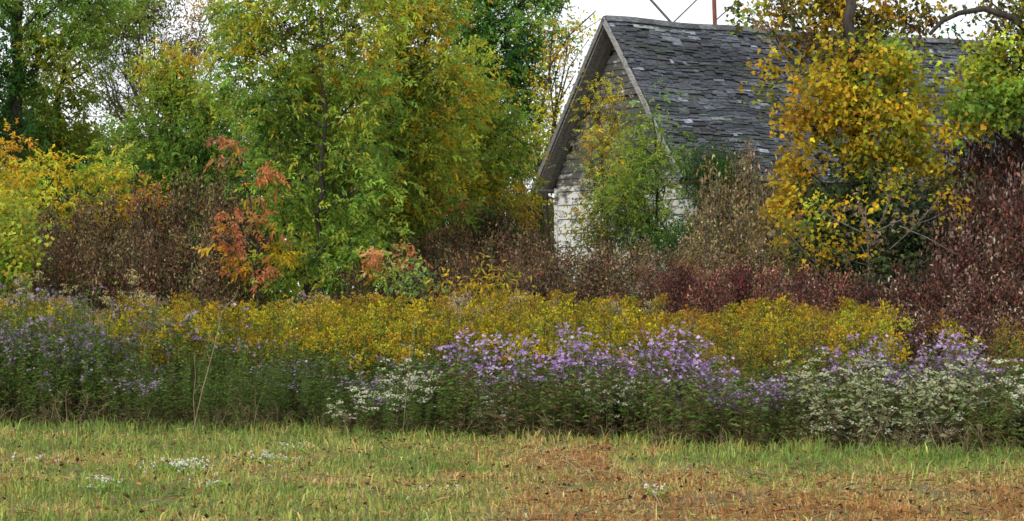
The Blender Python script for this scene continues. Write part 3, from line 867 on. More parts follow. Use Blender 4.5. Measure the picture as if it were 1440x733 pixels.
# vegetation on and before the house
tree('ash_sapling', 'bright green sapling with a thin trunk growing in front of the gable corner', 'tree',
     [(922, 0, 52, .045), (922, 300, 52, .035), (918, 165, 52, .014)],
     [(920, 148, 52, 14, 14), (918, 172, 52, 20, 20), (905, 205, 51.8, 30, 26), (930, 215, 51.8, 34, 28), (890, 250, 51.6, 34, 26), (935, 262, 51.5, 32, 28), (905, 290, 51.4, 32, 24), (875, 275, 51.5, 28, 22),
      (925, 305, 51.3, 20, 22, None, 1.2), (965, 232, 51.8, 16, 14)], 'ash', [(2, GM), (3, GL), (1, (.17, .27, .07))], 1.25, .85, limb_r=.016)
tree('climbing_vine', 'yellow green vine climbing the gable wall up to the roof peak', 'vine',
     [(850, 0, 54.2, .03), (852, 300, 54.2, .025), (845, 200, 54.6, .02), (842, 120, 54.9, .012)],
     [(846, 118, 54.9, 10, 20, [(2, GY), (2, YE)]), (838, 160, 54.8, 20, 26, [(2, YE), (3, GY), (1, OL)]), (852, 195, 54.4, 24, 24, [(2, YE), (2, GY), (1, TN)]), (838, 225, 54.3, 26, 20, [(2, (.20, .24, .10)), (1, GY)]),
      (830, 205, 54.4, 14, 16, [(2, YO), (1, TN)]), (855, 245, 54, 24, 20, [(2, YE), (2, OL)]), (868, 165, 54.7, 16, 22, [(2, OL), (1, GY), (1, TN)], 1.0), (885, 215, 54.2, 20, 20, [(2, OL), (2, GY)], 1.1)], 'ash', PYG, 1.7, .62, limb_r=.012, ry=.3)
tree('green_bush', 'yellow green bush covering the white wall below the vine', 'bush',
     [(855, 0, 52.6, .04), (855, 300, 52.6, .02)],
     [(850, 284, 52.5, 30, 24, [(2, OL), (2, GY), (1, GM)]), (880, 305, 52.3, 36, 26, [(2, GM), (1, OL), (1, (.2, .25, .13))]), (835, 318, 52.2, 26, 26, [(2, GY), (1, GM), (1, YE)]), (865, 338, 52, 38, 22, [(2, GM), (2, (.19, .24, .13)), (1, OL)]),
      (915, 330, 51.8, 38, 28, [(3, GM), (1, GD), (1, (.19, .24, .13))]), (890, 295, 52.2, 14, 12, [(1, YE), (1, YO)]), (868, 262, 52.6, 30, 20, [(2, GY), (2, OL), (1, GM)])], 'narrow', [(2, (.17, .23, .05)), (2, GL), (2, OL), (1, GY), (.8, (.25, .29, .16))], 2.0, .85)
tree('dark_green_bush', 'dark green bush tucked under the front edge of the roof', 'bush',
     [(988, 0, 51.8, .04), (988, 280, 51.8, .02)],
     [(992, 228, 51.8, 28, 22), (1008, 240, 51.5, 24, 24), (1000, 262, 51.5, 20, 22), (1000, 275, 51.2, 28, 22), (945, 350, 49, 34, 22), (970, 335, 49.5, 24, 22)], 'narrow', [(3, GD), (2, (.045, .08, .02)), (1, OL)], 2.3, .8)

# the yellow tree at right, its ivy and its upper crown
tree('maple_tree', 'golden yellow maple standing in front of the roof at right', 'tree',
     [(1213, 0, 46, .17), (1210, 300, 46, .15), (1207, 190, 45.6, .13), (1205, 100, 45.5, .115), (1195, 30, 45.5, .10), (1192, -70, 46, .08)],
     [(1215, 105, 45.2, 50, 40, [(3, YE), (3, GY), (1, GL)]), (1165, 130, 45.3, 45, 36, [(4, YE), (1, YO), (2, GY)]), (1265, 125, 45.3, 45, 40, [(2, YE), (3, GY), (1, GL)]), (1215, 165, 44.9, 55, 36, [(3, YE), (2, GY)]),
      (1145, 178, 45.3, 40, 34, [(3, YE), (1, TN), (1, YO), (1, GY)]), (1285, 175, 45.2, 42, 36, [(3, YE), (2, GY)]), (1250, 210, 45, 48, 32, [(2, YE), (3, GY), (1, GM)]), (1130, 235, 45.3, 34, 28, [(4, YE), (1, YO)]), (1105, 275, 45.4, 28, 20, [(3, YE), (1, YO)]),
      (1200, 215, 44.9, 36, 26, [(3, YE), (1, OL)]), (1295, 225, 45.2, 36, 28, PYE), (1235, 70, 45.4, 34, 26, [(2, GL), (2, GY), (1, YE)]), (1280, 90, 45.5, 28, 30, [(2, GY), (2, GL)]), (1170, 95, 45.6, 26, 20, PYE), (1320, 262, 44.8, 26, 18, [(2, YE), (1, YO), (2, OL)], 1.3),
      (1095, 165, 46.5, 18, 14, [(2, YE), (1, OL)], 1.3), (1085, 130, 46.8, 18, 16, [(2, OL), (2, GY)], 1.3), (1100, 100, 46.8, 18, 14, [(2, YE), (1, GY)], 1.3),
      # upper crown, sparser, olive and bronze
      (1110, 20, 46.8, 48, 32, [(2, OL), (2, YE), (1, TN), (1, GY)], 1.8), (1175, 15, 46.6, 48, 40, [(3, (.12, .105, .03)), (1, YE), (1, OL)], 2.2), (1240, 10, 46.4, 45, 38, [(2, YE), (1, YO), (2, OL)], 1.9), (1140, 62, 46.5, 42, 26, [(2, (.16, .12, .04)), (2, OL), (1, YE)], 1.9),
      (1200, 45, 46, 38, 28, [(3, (.13, .11, .035)), (1, OL)], 2.0), (1285, 25, 46.3, 32, 30, [(2, OL), (1, YE), (1, (.16, .1, .04))], 1.7), (1060, 15, 47.2, 36, 20, [(3, GL), (1, OL)], .9), (1085, 45, 47, 24, 16, [(2, GL), (1, YE)], .8)],
     'broad', [(2.4, (.47, .345, .022)), (.5, YO), (2.6, (.33, .32, .03)), (1, GL)], 2.1, .88, sig=.19, limb_r=.05)
tree('ivy', 'dark green ivy mass swallowing the lower trunk of the golden maple', 'ivy',
     [(1205, 0, 45.4, .05), (1200, 330, 45.4, .04), (1204, 240, 45.3, .02)],
     [(1200, 245, 45.3, 26, 28, None, 2.4), (1180, 295, 45, 45, 35), (1240, 300, 45, 50, 34), (1165, 345, 44.6, 50, 34), (1225, 350, 44.4, 50, 36), (1280, 340, 44.5, 48, 34), (1300, 290, 44.9, 34, 28, None, 2.0),
      (1180, 385, 43.8, 60, 26), (1260, 385, 43.6, 60, 26), (1130, 330, 44.8, 28, 40, [(2, GM), (1, YE), (1, OL), (1, TN)], 1.6)],
     'ivy', [(4, (.03, .05, .02)), (2, (.05, .085, .03)), (1, (.045, .04, .02)), (.5, (.20, .22, .06))], 3.0, .95, limb_r=.02)
tree('maple_tree', 'small gold leaved shoots hanging over the dark ivy below the maple', 'maple shoots',
     [(1222, 0, 43.4, .02), (1220, 330, 43.4, .014)],
     [(1218, 295, 43.4, 24, 16), (1208, 340, 43.3, 26, 18, [(2, YE), (1, TN), (1, GY)]), (1160, 300, 43.5, 40, 24), (1255, 270, 43.9, 44, 20, [(2, YE), (2, GY), (1, OL)]), (1180, 350, 43.2, 30, 16, [(1, YE), (2, OL)]), (1290, 298, 43.4, 22, 10), (1320, 280, 43.6, 24, 16, [(2, YE), (1, YO)]), (1140, 370, 43, 40, 20, [(1, YE), (1, OL), (1, GY)]), (1110, 330, 43.6, 26, 26, [(2, YE), (1, TN)])],
     'broad', [(3, YE), (1, TN), (2, GY)], .9, .75, limb_r=.01, bark=M_GREYBARK)


def arch(wood, lf):
    q = np.array([P(1470, 60, 45.6), P(1425, 25, 45.5), P(1385, 12, 45.5), P(1350, 18, 45.4), P(1325, 30, 45.4), P(1308, 48, 45.3)])
    tube(wood, q, np.linspace(.08, .035, 6), 6)


tree('maple_tree', 'green and yellow tree cut by the right edge with one arched bare limb', 'tree',
     [(1480, 0, 46, .16), (1478, 250, 46, .13), (1470, 60, 45.6, .1), (1465, -60, 46, .06)],
     [(1385, 110, 45.6, 40, 32, [(3, GY), (2, GL), (1, YE)]), (1425, 80, 45.6, 42, 40, [(2, OL), (2, GY), (1, YE)]), (1370, 155, 45.4, 36, 30, [(3, GL), (2, GM)]), (1415, 150, 45.3, 44, 34, [(3, GM), (2, GL), (1, GY)]), (1425, 35, 45.8, 36, 32, [(2, OL), (1, YE), (1, TN)], 1.8), (1385, -5, 45.8, 32, 18, [(2, OL), (1, TN)], 1.2),
      (1460, 110, 45.4, 42, 50), (1460, 20, 45.8, 40, 40, [(2, OL), (2, GY)]), (1345, 125, 45.7, 20, 18, [(3, GY), (1, YE)], 1.3), (1345, 45, 45.6, 14, 5, [(1, GD)], 1.0), (1350, 180, 45.4, 26, 18, PYE)],
     'broad', [(2, GL), (2, GY), (1, OL)], 2.8, .9, sig=.17, limb_r=.04, extra=arch)

# background trees on the left
tree('dark_trunked_tree', 'tall blue green tree with a dark ivy clad trunk at the left edge', 'tree',
     [(20, 0, 58, .2), (20, 250, 58, .17), (22, 120, 58, .15), (24, -60, 58, .12)],
     [(18, 60, 57.7, 16, 40, [(1, GD)]), (16, 140, 57.7, 18, 45, [(1, GD)]), (14, 195, 57.6, 24, 30, [(1, GD)]), (60, 10, 58, 55, 40, [(3, GM), (1, GL)]), (100, 45, 58, 50, 36, [(2, GM), (2, GL)]), (-20, 20, 58, 40, 50, PGN), (60, 75, 57.8, 40, 36, [(2, GL), (2, GY)], 1.6), (-30, 120, 58, 36, 60, PGN), (105, -20, 58, 50, 30, PGN), (45, 110, 58.4, 34, 34, [(2, GM), (2, GL)], 1.6), (40, 165, 58.4, 30, 34, [(2, GM), (1, GL)], 1.6), (0, 95, 57.8, 22, 40, [(2, GD), (1, GM)], 1.6), (140, 5, 58.4, 40, 30, [(3, GM), (1, GL)], 1.8)],
     'ash', [(3, GM), (1, GD), (2, GL)], 2.3, 1.1, limb_r=.05)
tree('ash_tree', 'yellow green background tree left of the gap with white sky', 'tree',
     [(75, 0, 60, .12), (78, 250, 60, .1), (85, 120, 60, .06), (100, 40, 60, .03)],
     [(85, 125, 60, 42, 30, [(2, GL), (2, GY)], 1.6), (60, 160, 60, 36, 34, [(2, GL), (2, GY)], 1.7), (110, 95, 60, 30, 22, [(1, YE), (2, GY), (2, GL)], 1.5), (75, 205, 59.6, 52, 30, PYG), (125, 190, 59.8, 40, 24, [(3, GY), (1, GL)]), (150, 30, 60, 42, 30, [(2, GL), (2, GM)], 1.7), (170, 65, 60, 34, 26, [(2, OL), (2, GL)], 1.4), (110, 228, 59.4, 50, 24), (100, 60, 60.4, 40, 30, [(2, GL), (1, GY)], 1.6), (45, 130, 60.4, 36, 36, [(3, GL), (1, GM)], 1.6), (105, 135, 60.4, 22, 26, [(2, GY), (2, GL)], 1.4), (165, 215, 59.6, 36, 22, [(2, GL), (1, GM)]), (60, 205, 59.2, 50, 30, [(2, GL), (2, GM)]), (20, 180, 59.2, 34, 40, [(2, GM), (1, GL)]), (185, 30, 60.6, 34, 30, [(2, GL), (2, OL)], 1.6), (170, 0, 60.6, 40, 24, [(2, GL), (2, GM)], 1.6)],
     'ash', [(3, GL), (2, GM), (1, GY)], 2.4, 1.1)


def bare(wood, lf):
    r2 = np.random.default_rng(5)
    def grow(p, d, L, r, lev):
        q = [p]
        for _ in range(4):
            d = norm(d + r2.normal(size=3) * .13 + np.array([0, 0, .05])); q.append(q[-1] + d * L / 4)
        q = np.array(q); tube(wood, q, np.linspace(r, r * .55, 5), 4 if lev else 6)
        if lev < 4:
            for _ in range(4):
                k = r2.integers(2, 5)
                grow(q[k], norm(d + r2.normal(size=3) * .5), L * r2.uniform(.5, .75), r * .5, lev + 1)
    b = P(215, 215, 62)
    for du, dv in ((-90, -120), (-50, -170), (10, -190), (60, -150), (100, -90), (-70, -60), (90, -190)):
        grow(b, norm(P(215 + du, 215 + dv, 62 + r2.normal() * 1.2) - b), 1.6, .05, 0)


tree('bare_tree', 'half bare grey tree whose fine twigs cross the white sky gap at left', 'tree',
     [(215, 0, 62, .16), (215, 215, 62, .1)],
     [(215, 15, 62, 40, 24, [(3, (.10, .085, .05)), (1, TN)], 1.4), (255, 45, 62, 36, 24, [(2, (.10, .085, .05)), (1, YO)], .9), (235, 80, 62, 26, 18, [(1, OL), (1, YO)], .7), (295, 10, 61.8, 26, 16, [(3, YO), (1, YE)], 1.8), (190, 90, 62, 20, 20, [(1, OL), (1, GL)], .9), (140, 130, 61, 22, 22, [(2, GL), (1, GM)], .9), (175, 155, 61, 26, 18, [(2, GL), (1, GY)], 1.1), (200, 5, 61.5, 34, 20, [(2, GL), (2, OL)], 1.6), (280, 75, 62, 30, 22, [(2, OL), (1, YO), (1, (.10, .085, .05))], 1.2), (190, 30, 62, 30, 26, [(2, OL), (1, GL)], 1.3), (320, 40, 61.6, 26, 40, [(2, GL), (1, OL)], 1.8)],
     'narrow', BROWN, 1.0, .9, bark=M_GREYBARK, extra=bare)
tree('ash_tree', 'bright green background tree between the sky gaps left of the slender ash', 'tree',
     [(255, 0, 54, .13), (252, 250, 54, .1), (248, 120, 54, .05)],
     [(245, 80, 54, 30, 18, [(3, YE), (1, GY)]), (215, 105, 54, 30, 24, PYG), (262, 110, 53.8, 32, 26, [(3, GL), (1, GY)]), (230, 145, 53.7, 44, 30, [(3, GL), (2, GM)]), (285, 150, 53.7, 36, 28, [(2, GL), (1, GY)]), (200, 190, 53.6, 44, 28, [(2, GM), (2, GL)]), (262, 195, 53.4, 50, 30, [(3, GM), (2, GL)]),
      (305, 200, 53.3, 30, 30, [(3, GD), (1, GM)]), (215, 235, 53.2, 50, 28, [(3, GM), (1, GD), (1, GL)]), (280, 245, 53, 45, 26, [(3, GM), (2, GD)]), (180, 252, 53.2, 40, 22, [(1, GL), (1, GM)]), (312, 150, 53.6, 20, 28, PYG), (300, 275, 52.8, 40, 20, [(1, GL), (1, OL), (1, GD)])],
     'ash', PA, 3.0, 1.05)
tree('walnut_tree', 'dense dark green tree rising left of the roof peak', 'tree',
     [(690, 0, 63, .2), (690, 250, 63, .17), (685, 80, 63, .13), (690, -80, 63, .08)],
     [(640, -20, 63, 50, 40, PGN), (700, -25, 63, 55, 45, PGN), (750, -15, 63, 45, 35, PGN), (650, 35, 62.5, 50, 42, PGN), (705, 45, 62.4, 55, 45), (755, 35, 62.8, 42, 36, [(2, GM), (2, GL)]), (690, 100, 62.2, 50, 42), (735, 95, 62.5, 40, 40), (650, 95, 62.4, 42, 36, PGN), (715, 150, 62.2, 45, 40), (750, 150, 62.6, 24, 36, [(2, GM), (1, GL), (1, YE)]), (730, 200, 62.2, 34, 40, [(2, GM), (1, GY)]), (790, -15, 63, 30, 18, [(2, GM), (1, OL)], 1.3)],
     'ash', [(3, (.025, .08, .022)), (3, GM), (.8, GL)], 2.4, 1.15)


def thin_limbs(wood, lf):
    for pts, r in (([(762, 150), (775, 90), (800, 50), (838, 15)], .035), ([(770, 240), (785, 150), (800, 95), (828, 55)], .03), ([(775, 130), (790, 75), (815, 45), (850, 24)], .018), ([(780, 180), (772, 100), (778, 40), (800, -10)], .025)):
        q = np.array([P(u, v, 60) for u, v in pts]); tube(wood, q, np.linspace(r, r * .4, len(q)), 5)


tree('yellow_sapling', 'thin leaning sapling with sparse yellow leaves against the sky beside the roof', 'tree',
     [(770, 0, 60, .06), (770, 240, 60, .045), (782, 150, 60, .03)],
     [(780, 90, 60, 26, 26, [(2, YE), (1, YO), (1, GY)], .85), (800, 40, 60, 30, 24, [(2, YE), (1, GY), (1, TN)], .6), (775, 140, 60, 22, 28, [(3, YE), (1, GY)], 1.0), (785, 175, 60, 20, 30, [(2, YE), (2, GY)], 1.3), (752, 215, 63, 24, 34, [(2, YE), (2, GY), (1, GM)], 1.8), (808, 105, 60, 14, 20, [(1, YE), (1, OL)], .5)],
     'oval', PYE, .6, 1.0, extra=thin_limbs)

# deep background: a row of full trees that closes the view below the crowns
far_c = [(GM, GD), (GL, GM), (GD, GD), (GM, OL)]
for i, (u, v, w) in enumerate([(-60, 215, 70), (60, 170, 70), (150, 195, 70), (240, 170, 70), (330, 150, 75), (430, 90, 80), (540, 80, 80), (640, 140, 70), (1120, 120, 70), (1330, 140, 80), (1470, 120, 80)]):
    a, b = far_c[i % 4]
    tree('background_tree', ['leafy background tree behind the left yellow shrubs', 'leafy background tree behind the house and maple'][u > 900] if u < 300 or u > 900 else 'leafy background tree behind the slender ash and hickory', 'tree',
         [(u, 0, 70, .15), (u, v + 40, 70, .1)],
         [(u, v + 30, 70, w * .8, 38), (u - 25, v + 85, 70, w, 42), (u + 28, v + 90, 69.5, w, 42), (u, v + 150, 69, w, 48), (u, v + 215, 69, w, 45)], 'ash', [(3, a), (2, b), (.5, GY)], 2.2, 1.3, twig=False,
         group=['trees behind the left shrubs', 'trees behind the house and maple', 'trees behind the ash'][1 if u > 900 else (0 if u < 300 else 2)])
# far woods: one mass
mb = MB()
n = 26000
x = rng.uniform(-48, 48, n); y = rng.uniform(118, 132, n)
hh = 5.2 + 1.6 * fbm(x, np.zeros(n), .16) + .8 * fbm(x, y * .2, .5)
z = hh * rng.uniform(0, 1, n) ** .6
leaves(mb, np.stack([x, y, z], 1), rng.normal(size=(n, 3)), .55, .4, jit(pick([(3, GM), (2, GD), (1, GY), (.6, BR)], n), .25), .1)
o = mb.build('far_woods', M_LEAF)
o['kind'] = 'stuff'; o['label'] = 'distant dense woodland closing the view behind the house'; o['category'] = 'woods'

# ------------------------------------------------------------------ the old house
TH = math.radians(30)
HX, HY, HZ, EZ, RW, RL = 2.09, 56.0, 7.74, 4.0, 3.17, 11.6
house = thing('old_house', 'abandoned old house with steep grey shingle roof and peeling white walls', 'house', (HX, HY, 0), None, TH)
GXP, WY = .48, 2.86                       # gable wall plane, half wall width
sl = np.array([0, -RW, EZ - HZ]); SLEN = np.linalg.norm(sl)


def sag(x, s):
    return -.07 * math.sin(math.pi * min(max(x / RL, 0), 1)) * (1 - .3 * s) + .018 * math.sin(x * 2.1 + s * 5)


def roof_pt(x, s, side, off):
    """x along the ridge, s 0..1 down the slope, off = height above the deck along the normal"""
    nrm = norm(np.array([0, side * (HZ - EZ), RW]))
    p = np.array([x, side * RW * s, HZ + (EZ - HZ) * s + sag(x, s)])
    return p + nrm * off


for side in (-1, 1):
    rf = MB()
    xs = np.linspace(0, RL, 25); ss = np.linspace(0, 1, 9)
    for off, fl in ((0.0, 0), (-.09, 1)):
        V = np.array([roof_pt(x, s, side, off) for s in ss for x in xs])
        a = (np.arange(8)[:, None] * 25 + np.arange(24)[None]).ravel()
        rf.add(V, np.concatenate([np.stack([a, a + 1, a + 26], 1), np.stack([a, a + 26, a + 25], 1)]), (.05, .05, .052) if fl == 0 else (.085, .08, .07))
    rows = 52
    for k in range(rows):
        s0 = k / rows; s1 = (k + 1.35) / rows
        x = rng.uniform(0, .1) - .03
        while x < RL:
            w = rng.uniform(.09, .36); x1 = min(x + w, RL + .02)
            if rng.uniform() > .06 + .10 * max(mnoise.noise(Vector((x * .6, k * .2, 55.))), 0):
                f = mnoise.fractal(Vector((x * .55, k * .8, side * 3.)), 1.0, 2.0, 4)
                big_f = mnoise.noise(Vector((x * .25, k * .11, side * 7.)))
                base = .047 * math.exp(1.15 * f + .5 * big_f + .15 * rng.normal())
                if rng.uniform() < .05 + .6 * max(f - .15, 0): base *= rng.uniform(1.5, 2.4)
                base = min(base, .24)
                base = max(base, .018)
                c = np.array([base * .88, base * .99, base * 1.18])
                if mnoise.noise(Vector((x * .5, k * .3, 30))) > .38: c = c * np.array([.95, 1.05, .8])
                lift = rng.uniform(.014, .032) + (rng.uniform(0, .04) if rng.uniform() < .1 else 0)
                e = min(s1 + rng.normal() * .0055 - (rng.uniform(0, .018) if rng.uniform() < .12 else 0), 1.03)
                sk = rng.normal() * .004
                V = []
                for xx in (x + .004, x1 - .004):
                    for s, of in ((s0, .004), (e + sk, lift)):
                        for t in (0., .012):
                            V.append(roof_pt(xx, s, side, of + t))
                hexa(rf, np.array(V), c)
            x = x1
    r = rf.build('roof', M_SHINGLE, house)
    if side == -1:
        r['label'] = 'front roof slope of curled grey wood shingles'
    # bargeboard with a lighter weathered face, on the gable end of this slope
    bb = MB()
    for k in range(10):
        s0, s1 = k / 10, (k + 1) / 10
        V = []
        for xx in (-.04, .002):
            for sv in (s0, s1):
                for of in (-.105, .012):
                    V.append(roof_pt(xx, sv, side, of))
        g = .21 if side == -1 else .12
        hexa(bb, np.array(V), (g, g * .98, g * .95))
    bb.build('bargeboard', M_GREYWOOD, house)
    # boarded soffit under the gable overhang
    sf = MB()
    for k in range(3):
        V = []
        for xx in (.01 + k * .158, .155 + k * .158):
            for s in (0.02, 1.0):
                for of in (-.125, -.094):
                    V.append(roof_pt(xx, s, side, of))
        g = .20 + .02 * rng.normal()
        hexa(sf, np.array(V), (g, g * .97, g * .9))
    sf.build('soffit', M_GREYWOOD, house)
cap = MB()
xs = np.arange(0, RL, .42)
for x in xs:
    for side in (-1, 1):
        V = [roof_pt(xx, s, side, of) for xx in (x, x + .46) for s in (0., .035) for of in (.035, .055 + rng.uniform(0, .012))]
        g = .07 * rng.uniform(.7, 1.5); hexa(cap, np.array(V), (g * .95, g, g * 1.08))
cap.build('ridge_cap', M_SHINGLE, house)


def gable_half(z):
    """half width of the gable wall below the roof deck at height z"""
    if z <= EZ + .02: return WY
    return max(min(WY, RW * (HZ - z - .20) / (HZ - EZ)), 0)


wl = MB()
zz = .25
while zz < 7.35:                       # clapboards on the gable
    low_ = zz < EZ - .25
    ex = .33 if low_ else .15; z1 = zz + ex + (-.012 if low_ else .03)
    h0, h1 = gable_half(zz), gable_half(z1)
    if h1 > .1:
        y = -h0
        while y < h0 - .01:
            ye = min(y + rng.uniform(1.2, 3.2), h0)
            if h0 - ye < .4: ye = h0
            miss = rng.uniform() < (0 if low_ else .09)
            if not miss:
                dz = rng.normal() * .006
                V = []
                for (xo, z) in ((GXP - .035, zz + dz), (GXP - .008, z1 + dz)):
                    hh_ = h0 if z < zz + .05 else h1
                    a_, b_ = max(y + .003, -hh_), min(ye - .003, hh_)
                    V.append((xo, z, a_, b_))
                (xa, za, a0, b0), (xb, zb, a1, b1) = V
                q = np.array([[xa, a0, za], [xb, a1, zb], [xa, b0, za], [xb, b1, zb], [xa + .02, a0, za], [xb + .012, a1, zb], [xa + .02, b0, za], [xb + .012, b1, zb]])
                hexa(wl, q, (.5, .5, .5))
            y = ye
    zz += ex
wo = wl.build('gable_wall', M_PAINT, house)
core = MB()                             # sheathing: box with a gable top, just behind the boards
pf = [(-WY + .01, 0), (WY - .01, 0), (WY - .01, EZ + .05), (0, HZ - .28), (-WY + .01, EZ + .05)]
x0, x1 = GXP + .012, RL - .4
V = np.array([[x0, y, z] for y, z in pf] + [[x1, y, z] for y, z in pf])
T = [[0, 2, 1], [0, 4, 2], [4, 3, 2], [5, 6, 7], [5, 7, 9], [9, 7, 8]]
for k in range(5):
    j = (k + 1) % 5
    T += [[k, j, 5 + j], [k, 5 + j, 5 + k]]
core.add(V, T, (.045, .04, .035))
core.build('wall_sheathing', M_GREYWOOD, house)
for side in (-1, 1):                    # long side walls
    sw = MB(); zz = .25
    while zz < EZ - .1:
        yo = side * WY
        q = [[x, yo + side * o_, z] for x in (GXP + .01, RL - .42) for o_, z in ((.024, zz), (.004, zz + .16))] + \
            [[x, yo + side * o_, z] for x in (GXP + .01, RL - .42) for o_, z in ((.004, zz), (-.006, zz + .16))]
        hexa(sw, np.array(q), (.10, .095, .085)); zz += .145
    sw.build('side_wall', M_GREYWOOD, house)
    cb = MB()
    box(cb, (GXP - .055, side * WY - .07, .1), (GXP + .06, side * WY + .055, EZ - .03), (.5, .5, .5))
    cb.build('corner_board', M_PAINT, house)
    fb = MB()
    for k in range(8):
        xa, xb = k * RL / 8, (k + 1) * RL / 8
        V = [roof_pt(xx, s, side, of) for xx in (xa, xb) for s in (.985, 1.0) for of in (-.22, -.092)]
        hexa(fb, np.array(V), (.12, .115, .105))
    fb.build('eave_board', M_GREYWOOD, house)
fd = MB(); box(fd, (GXP - .02, -WY - .02, -.1), (RL - .35, WY + .02, .245), (.16, .155, .145)); fd.build('foundation', M_GREYWOOD, house)


def house_pt(x, y, z):
    c, s = math.cos(TH), math.sin(TH)
    return np.array([HX + c * x - s * y, HY + s * x + c * y, z])


# mast on the ridge with its guy, plus a rod standing in for an overhanging tree branch
b = house_pt(3.05, 0, HZ - .05 + sag(3.05, 0))
mast = thing('antenna_mast', 'thin rusty red antenna mast on the roof ridge against the white sky', 'antenna mast', b)
m = MB(); tube(m, [b, b + np.array([-.02, 0, .6]), b + np.array([-.05, 0, 2.6])], .05, 8); m.build('pole', M_RUST, mast, b, True)
m = MB(); box(m, b + np.array([-.22, -.1, .0]), b + np.array([.12, .1, .075]), (.2, .2, .2)); m.build('base_plate', M_WIRE, mast, b)
b2 = house_pt(1.85, 0, HZ + sag(1.85, 0))
m = MB(); tube(m, [b2, b + np.array([-.04, 0, 1.05])], .018, 5); m.build('guy_wire', M_WIRE, mast, b, True)
m = MB(); tube(m, [b2, b2 + (P(940, 27, 57) - P(905, -12, 57)) * np.array([-1, 0, -1]) * 1.6], .032, 6); m.build('tree_branch', M_WIRE, mast, b, True)
m = MB(); tube(m, [b + np.array([.02, 0, .2]), b + np.array([.75, .3, .85])], .016, 5); m.build('guy_wire', M_WIRE, mast, b, True)

# ------------------------------------------------------------------ small things


def stalk(name, label, pts, r, twigs=0, mat=M_STALK, cat='dry stalk'):
    q = np.array([P(*p) for p in pts])
    base = q[0].copy()
    m = MB(); s = np.linspace(0, 1, len(q)); S2 = np.linspace(0, 1, 13)
    Q = np.stack([np.interp(S2, s, q[:, k]) for k in range(3)], 1)
    tube(m, Q, np.linspace(r, r * .5, 13), 5)
    for _ in range(twigs):
        k = rng.integers(3, 13)
        tube(m, bez(Q[k], Q[k] + np.array([rng.normal() * .08, rng.normal() * .05, rng.uniform(.03, .14)]), rng.normal(size=3) * .02, 4), np.linspace(r * .5, r * .25, 4), 4)
    o = m.build(name, mat, None, base, True); o.location = base
    return tag(o, label, cat)


ye = lambda u: float(edge_y(u)) - .15
stalk('dry_stalk', 'long pale dry stalk leaning right across the dark weed bank', [(270, 613, 26.7), (285, 548, 26.75), (301, 490, 26.8), (312, 440, 26.9), (332, 415, 27)], .0052, 9)
stalk('dry_stalk', 'short pale dry stalk just left of the long leaning one', [(276, 612, 26.8), (272, 560, 26.8), (275, 530, 26.8), (273, 495, 26.8)], .004, 2)
stalk('dry_stalk', 'thin pale blade standing above the lone white clump', [(566, 617, 26.2), (576, 500, 26.1), (585, 445, 26.1)], .004, 3)
for u, v0, v1, du, lab in ((95, 622, 550, -2, 'dead weed stem with side twigs at the left grass edge'), (86, 614, 556, -8, 'shorter dead weed stem leaning left at the left grass edge'),
                           (112, 613, 552, 12, 'forked dead weed stem leaning right at the left grass edge'), (357, 612, 548, 3, 'lone dead weed stem right of the long leaning stalk')):
    Y = F * CH / (v0 - HV)
    stalk('dead_weed', lab, [(u, v0, Y), (u + du * .1, v0 * .6 + v1 * .4, Y), (u + du * .9, v0 * .3 + v1 * .7, Y), (u + du, v1, Y)], .0042, 7, M_DULL, cat='dead weed')
for u0, v0, u1, v1, lab in ((778, 642, 838, 682, 'long straw stem lying on the mown grass right of centre'), (790, 655, 812, 674, 'short pale straw stem lying below the long one'), (885, 668, 930, 724, 'straw stem lying down the brown mown patch')):
    a_, b_ = G(u0, F * CH / (v0 - HV)), G(u1, F * CH / (v1 - HV))
    m = MB(); tube(m, bez(a_ + np.array([0, 0, .05]), b_ + np.array([0, 0, .045]), np.array([.06, 0, .03]), 6), .0045, 5)
    o = m.build('straw_stem', M_STALK, None, a_, True); o.location = a_; tag(o, lab, 'straw')
for pts, r, lab in (([(1265, 318, 42.6), (1305, 335, 42.4), (1345, 358, 42.2), (1400, 385, 42)], .010, 'grey dead branch slanting down through the dark ivy at right'),
                    ([(1212, 300, 43), (1222, 325, 43), (1228, 345, 43)], .012, 'short pale broken branch on the ivy below the maple')):
    q = np.array([P(*p) for p in pts]); m = MB(); tube(m, q, np.linspace(r, r * .5, len(q)), 5)
    for _ in range(5):
        k = rng.integers(0, len(q)); tube(m, [q[k], q[k] + np.array([rng.uniform(0, .25), 0, rng.uniform(-.15, .2)])], .004, 3)
    o = m.build('dead_branch', M_GREYBARK, None, q[0], True); o.location = q[0]; tag(o, lab, 'dead branch')

# bare pale stems along the foot of the weed bank
m = MB()
for k in range(3):
    h = (.34, .24, .28)[k]
    b_ = np.array([.05 * k - .05, .03 * (k % 2), -.02])
    q = bez(b_, b_ + np.array([rng.normal() * .09, rng.normal() * .05, h]), rng.normal(size=3) * .03, 8)
    tube(m, q, np.linspace(.004, .002, 8), 4)
    for _ in range(3):
        j = rng.integers(3, 8); tube(m, bez(q[j], q[j] + np.array([rng.normal() * .06, rng.normal() * .04, rng.uniform(.02, .1)]), (0, 0, 0), 3), .0025, 3)
tuft = m.build('dead_weed', M_DULL, None, (0, 0, 0), True)
tag(tuft, 'thin bare tan weed stems standing at the foot of the flower bank', 'dead weed', 'bare stems along the foot of the flower bank')
for k in range(40):
    u = rng.uniform(-70, 1500); y = float(edge_y(u)) + rng.uniform(-.3, .12)
    o = tuft if k == 0 else tuft.copy()
    if k: COL.objects.link(o)
    s_ = rng.uniform(.55, 1.3)
    o.location = ((u - CX) / F * y, y, 0); o.rotation_euler = (rng.normal() * .12, rng.normal() * .12, rng.uniform(0, 6.28)); o.scale = (s_, s_, s_ * rng.uniform(.8, 1.2))

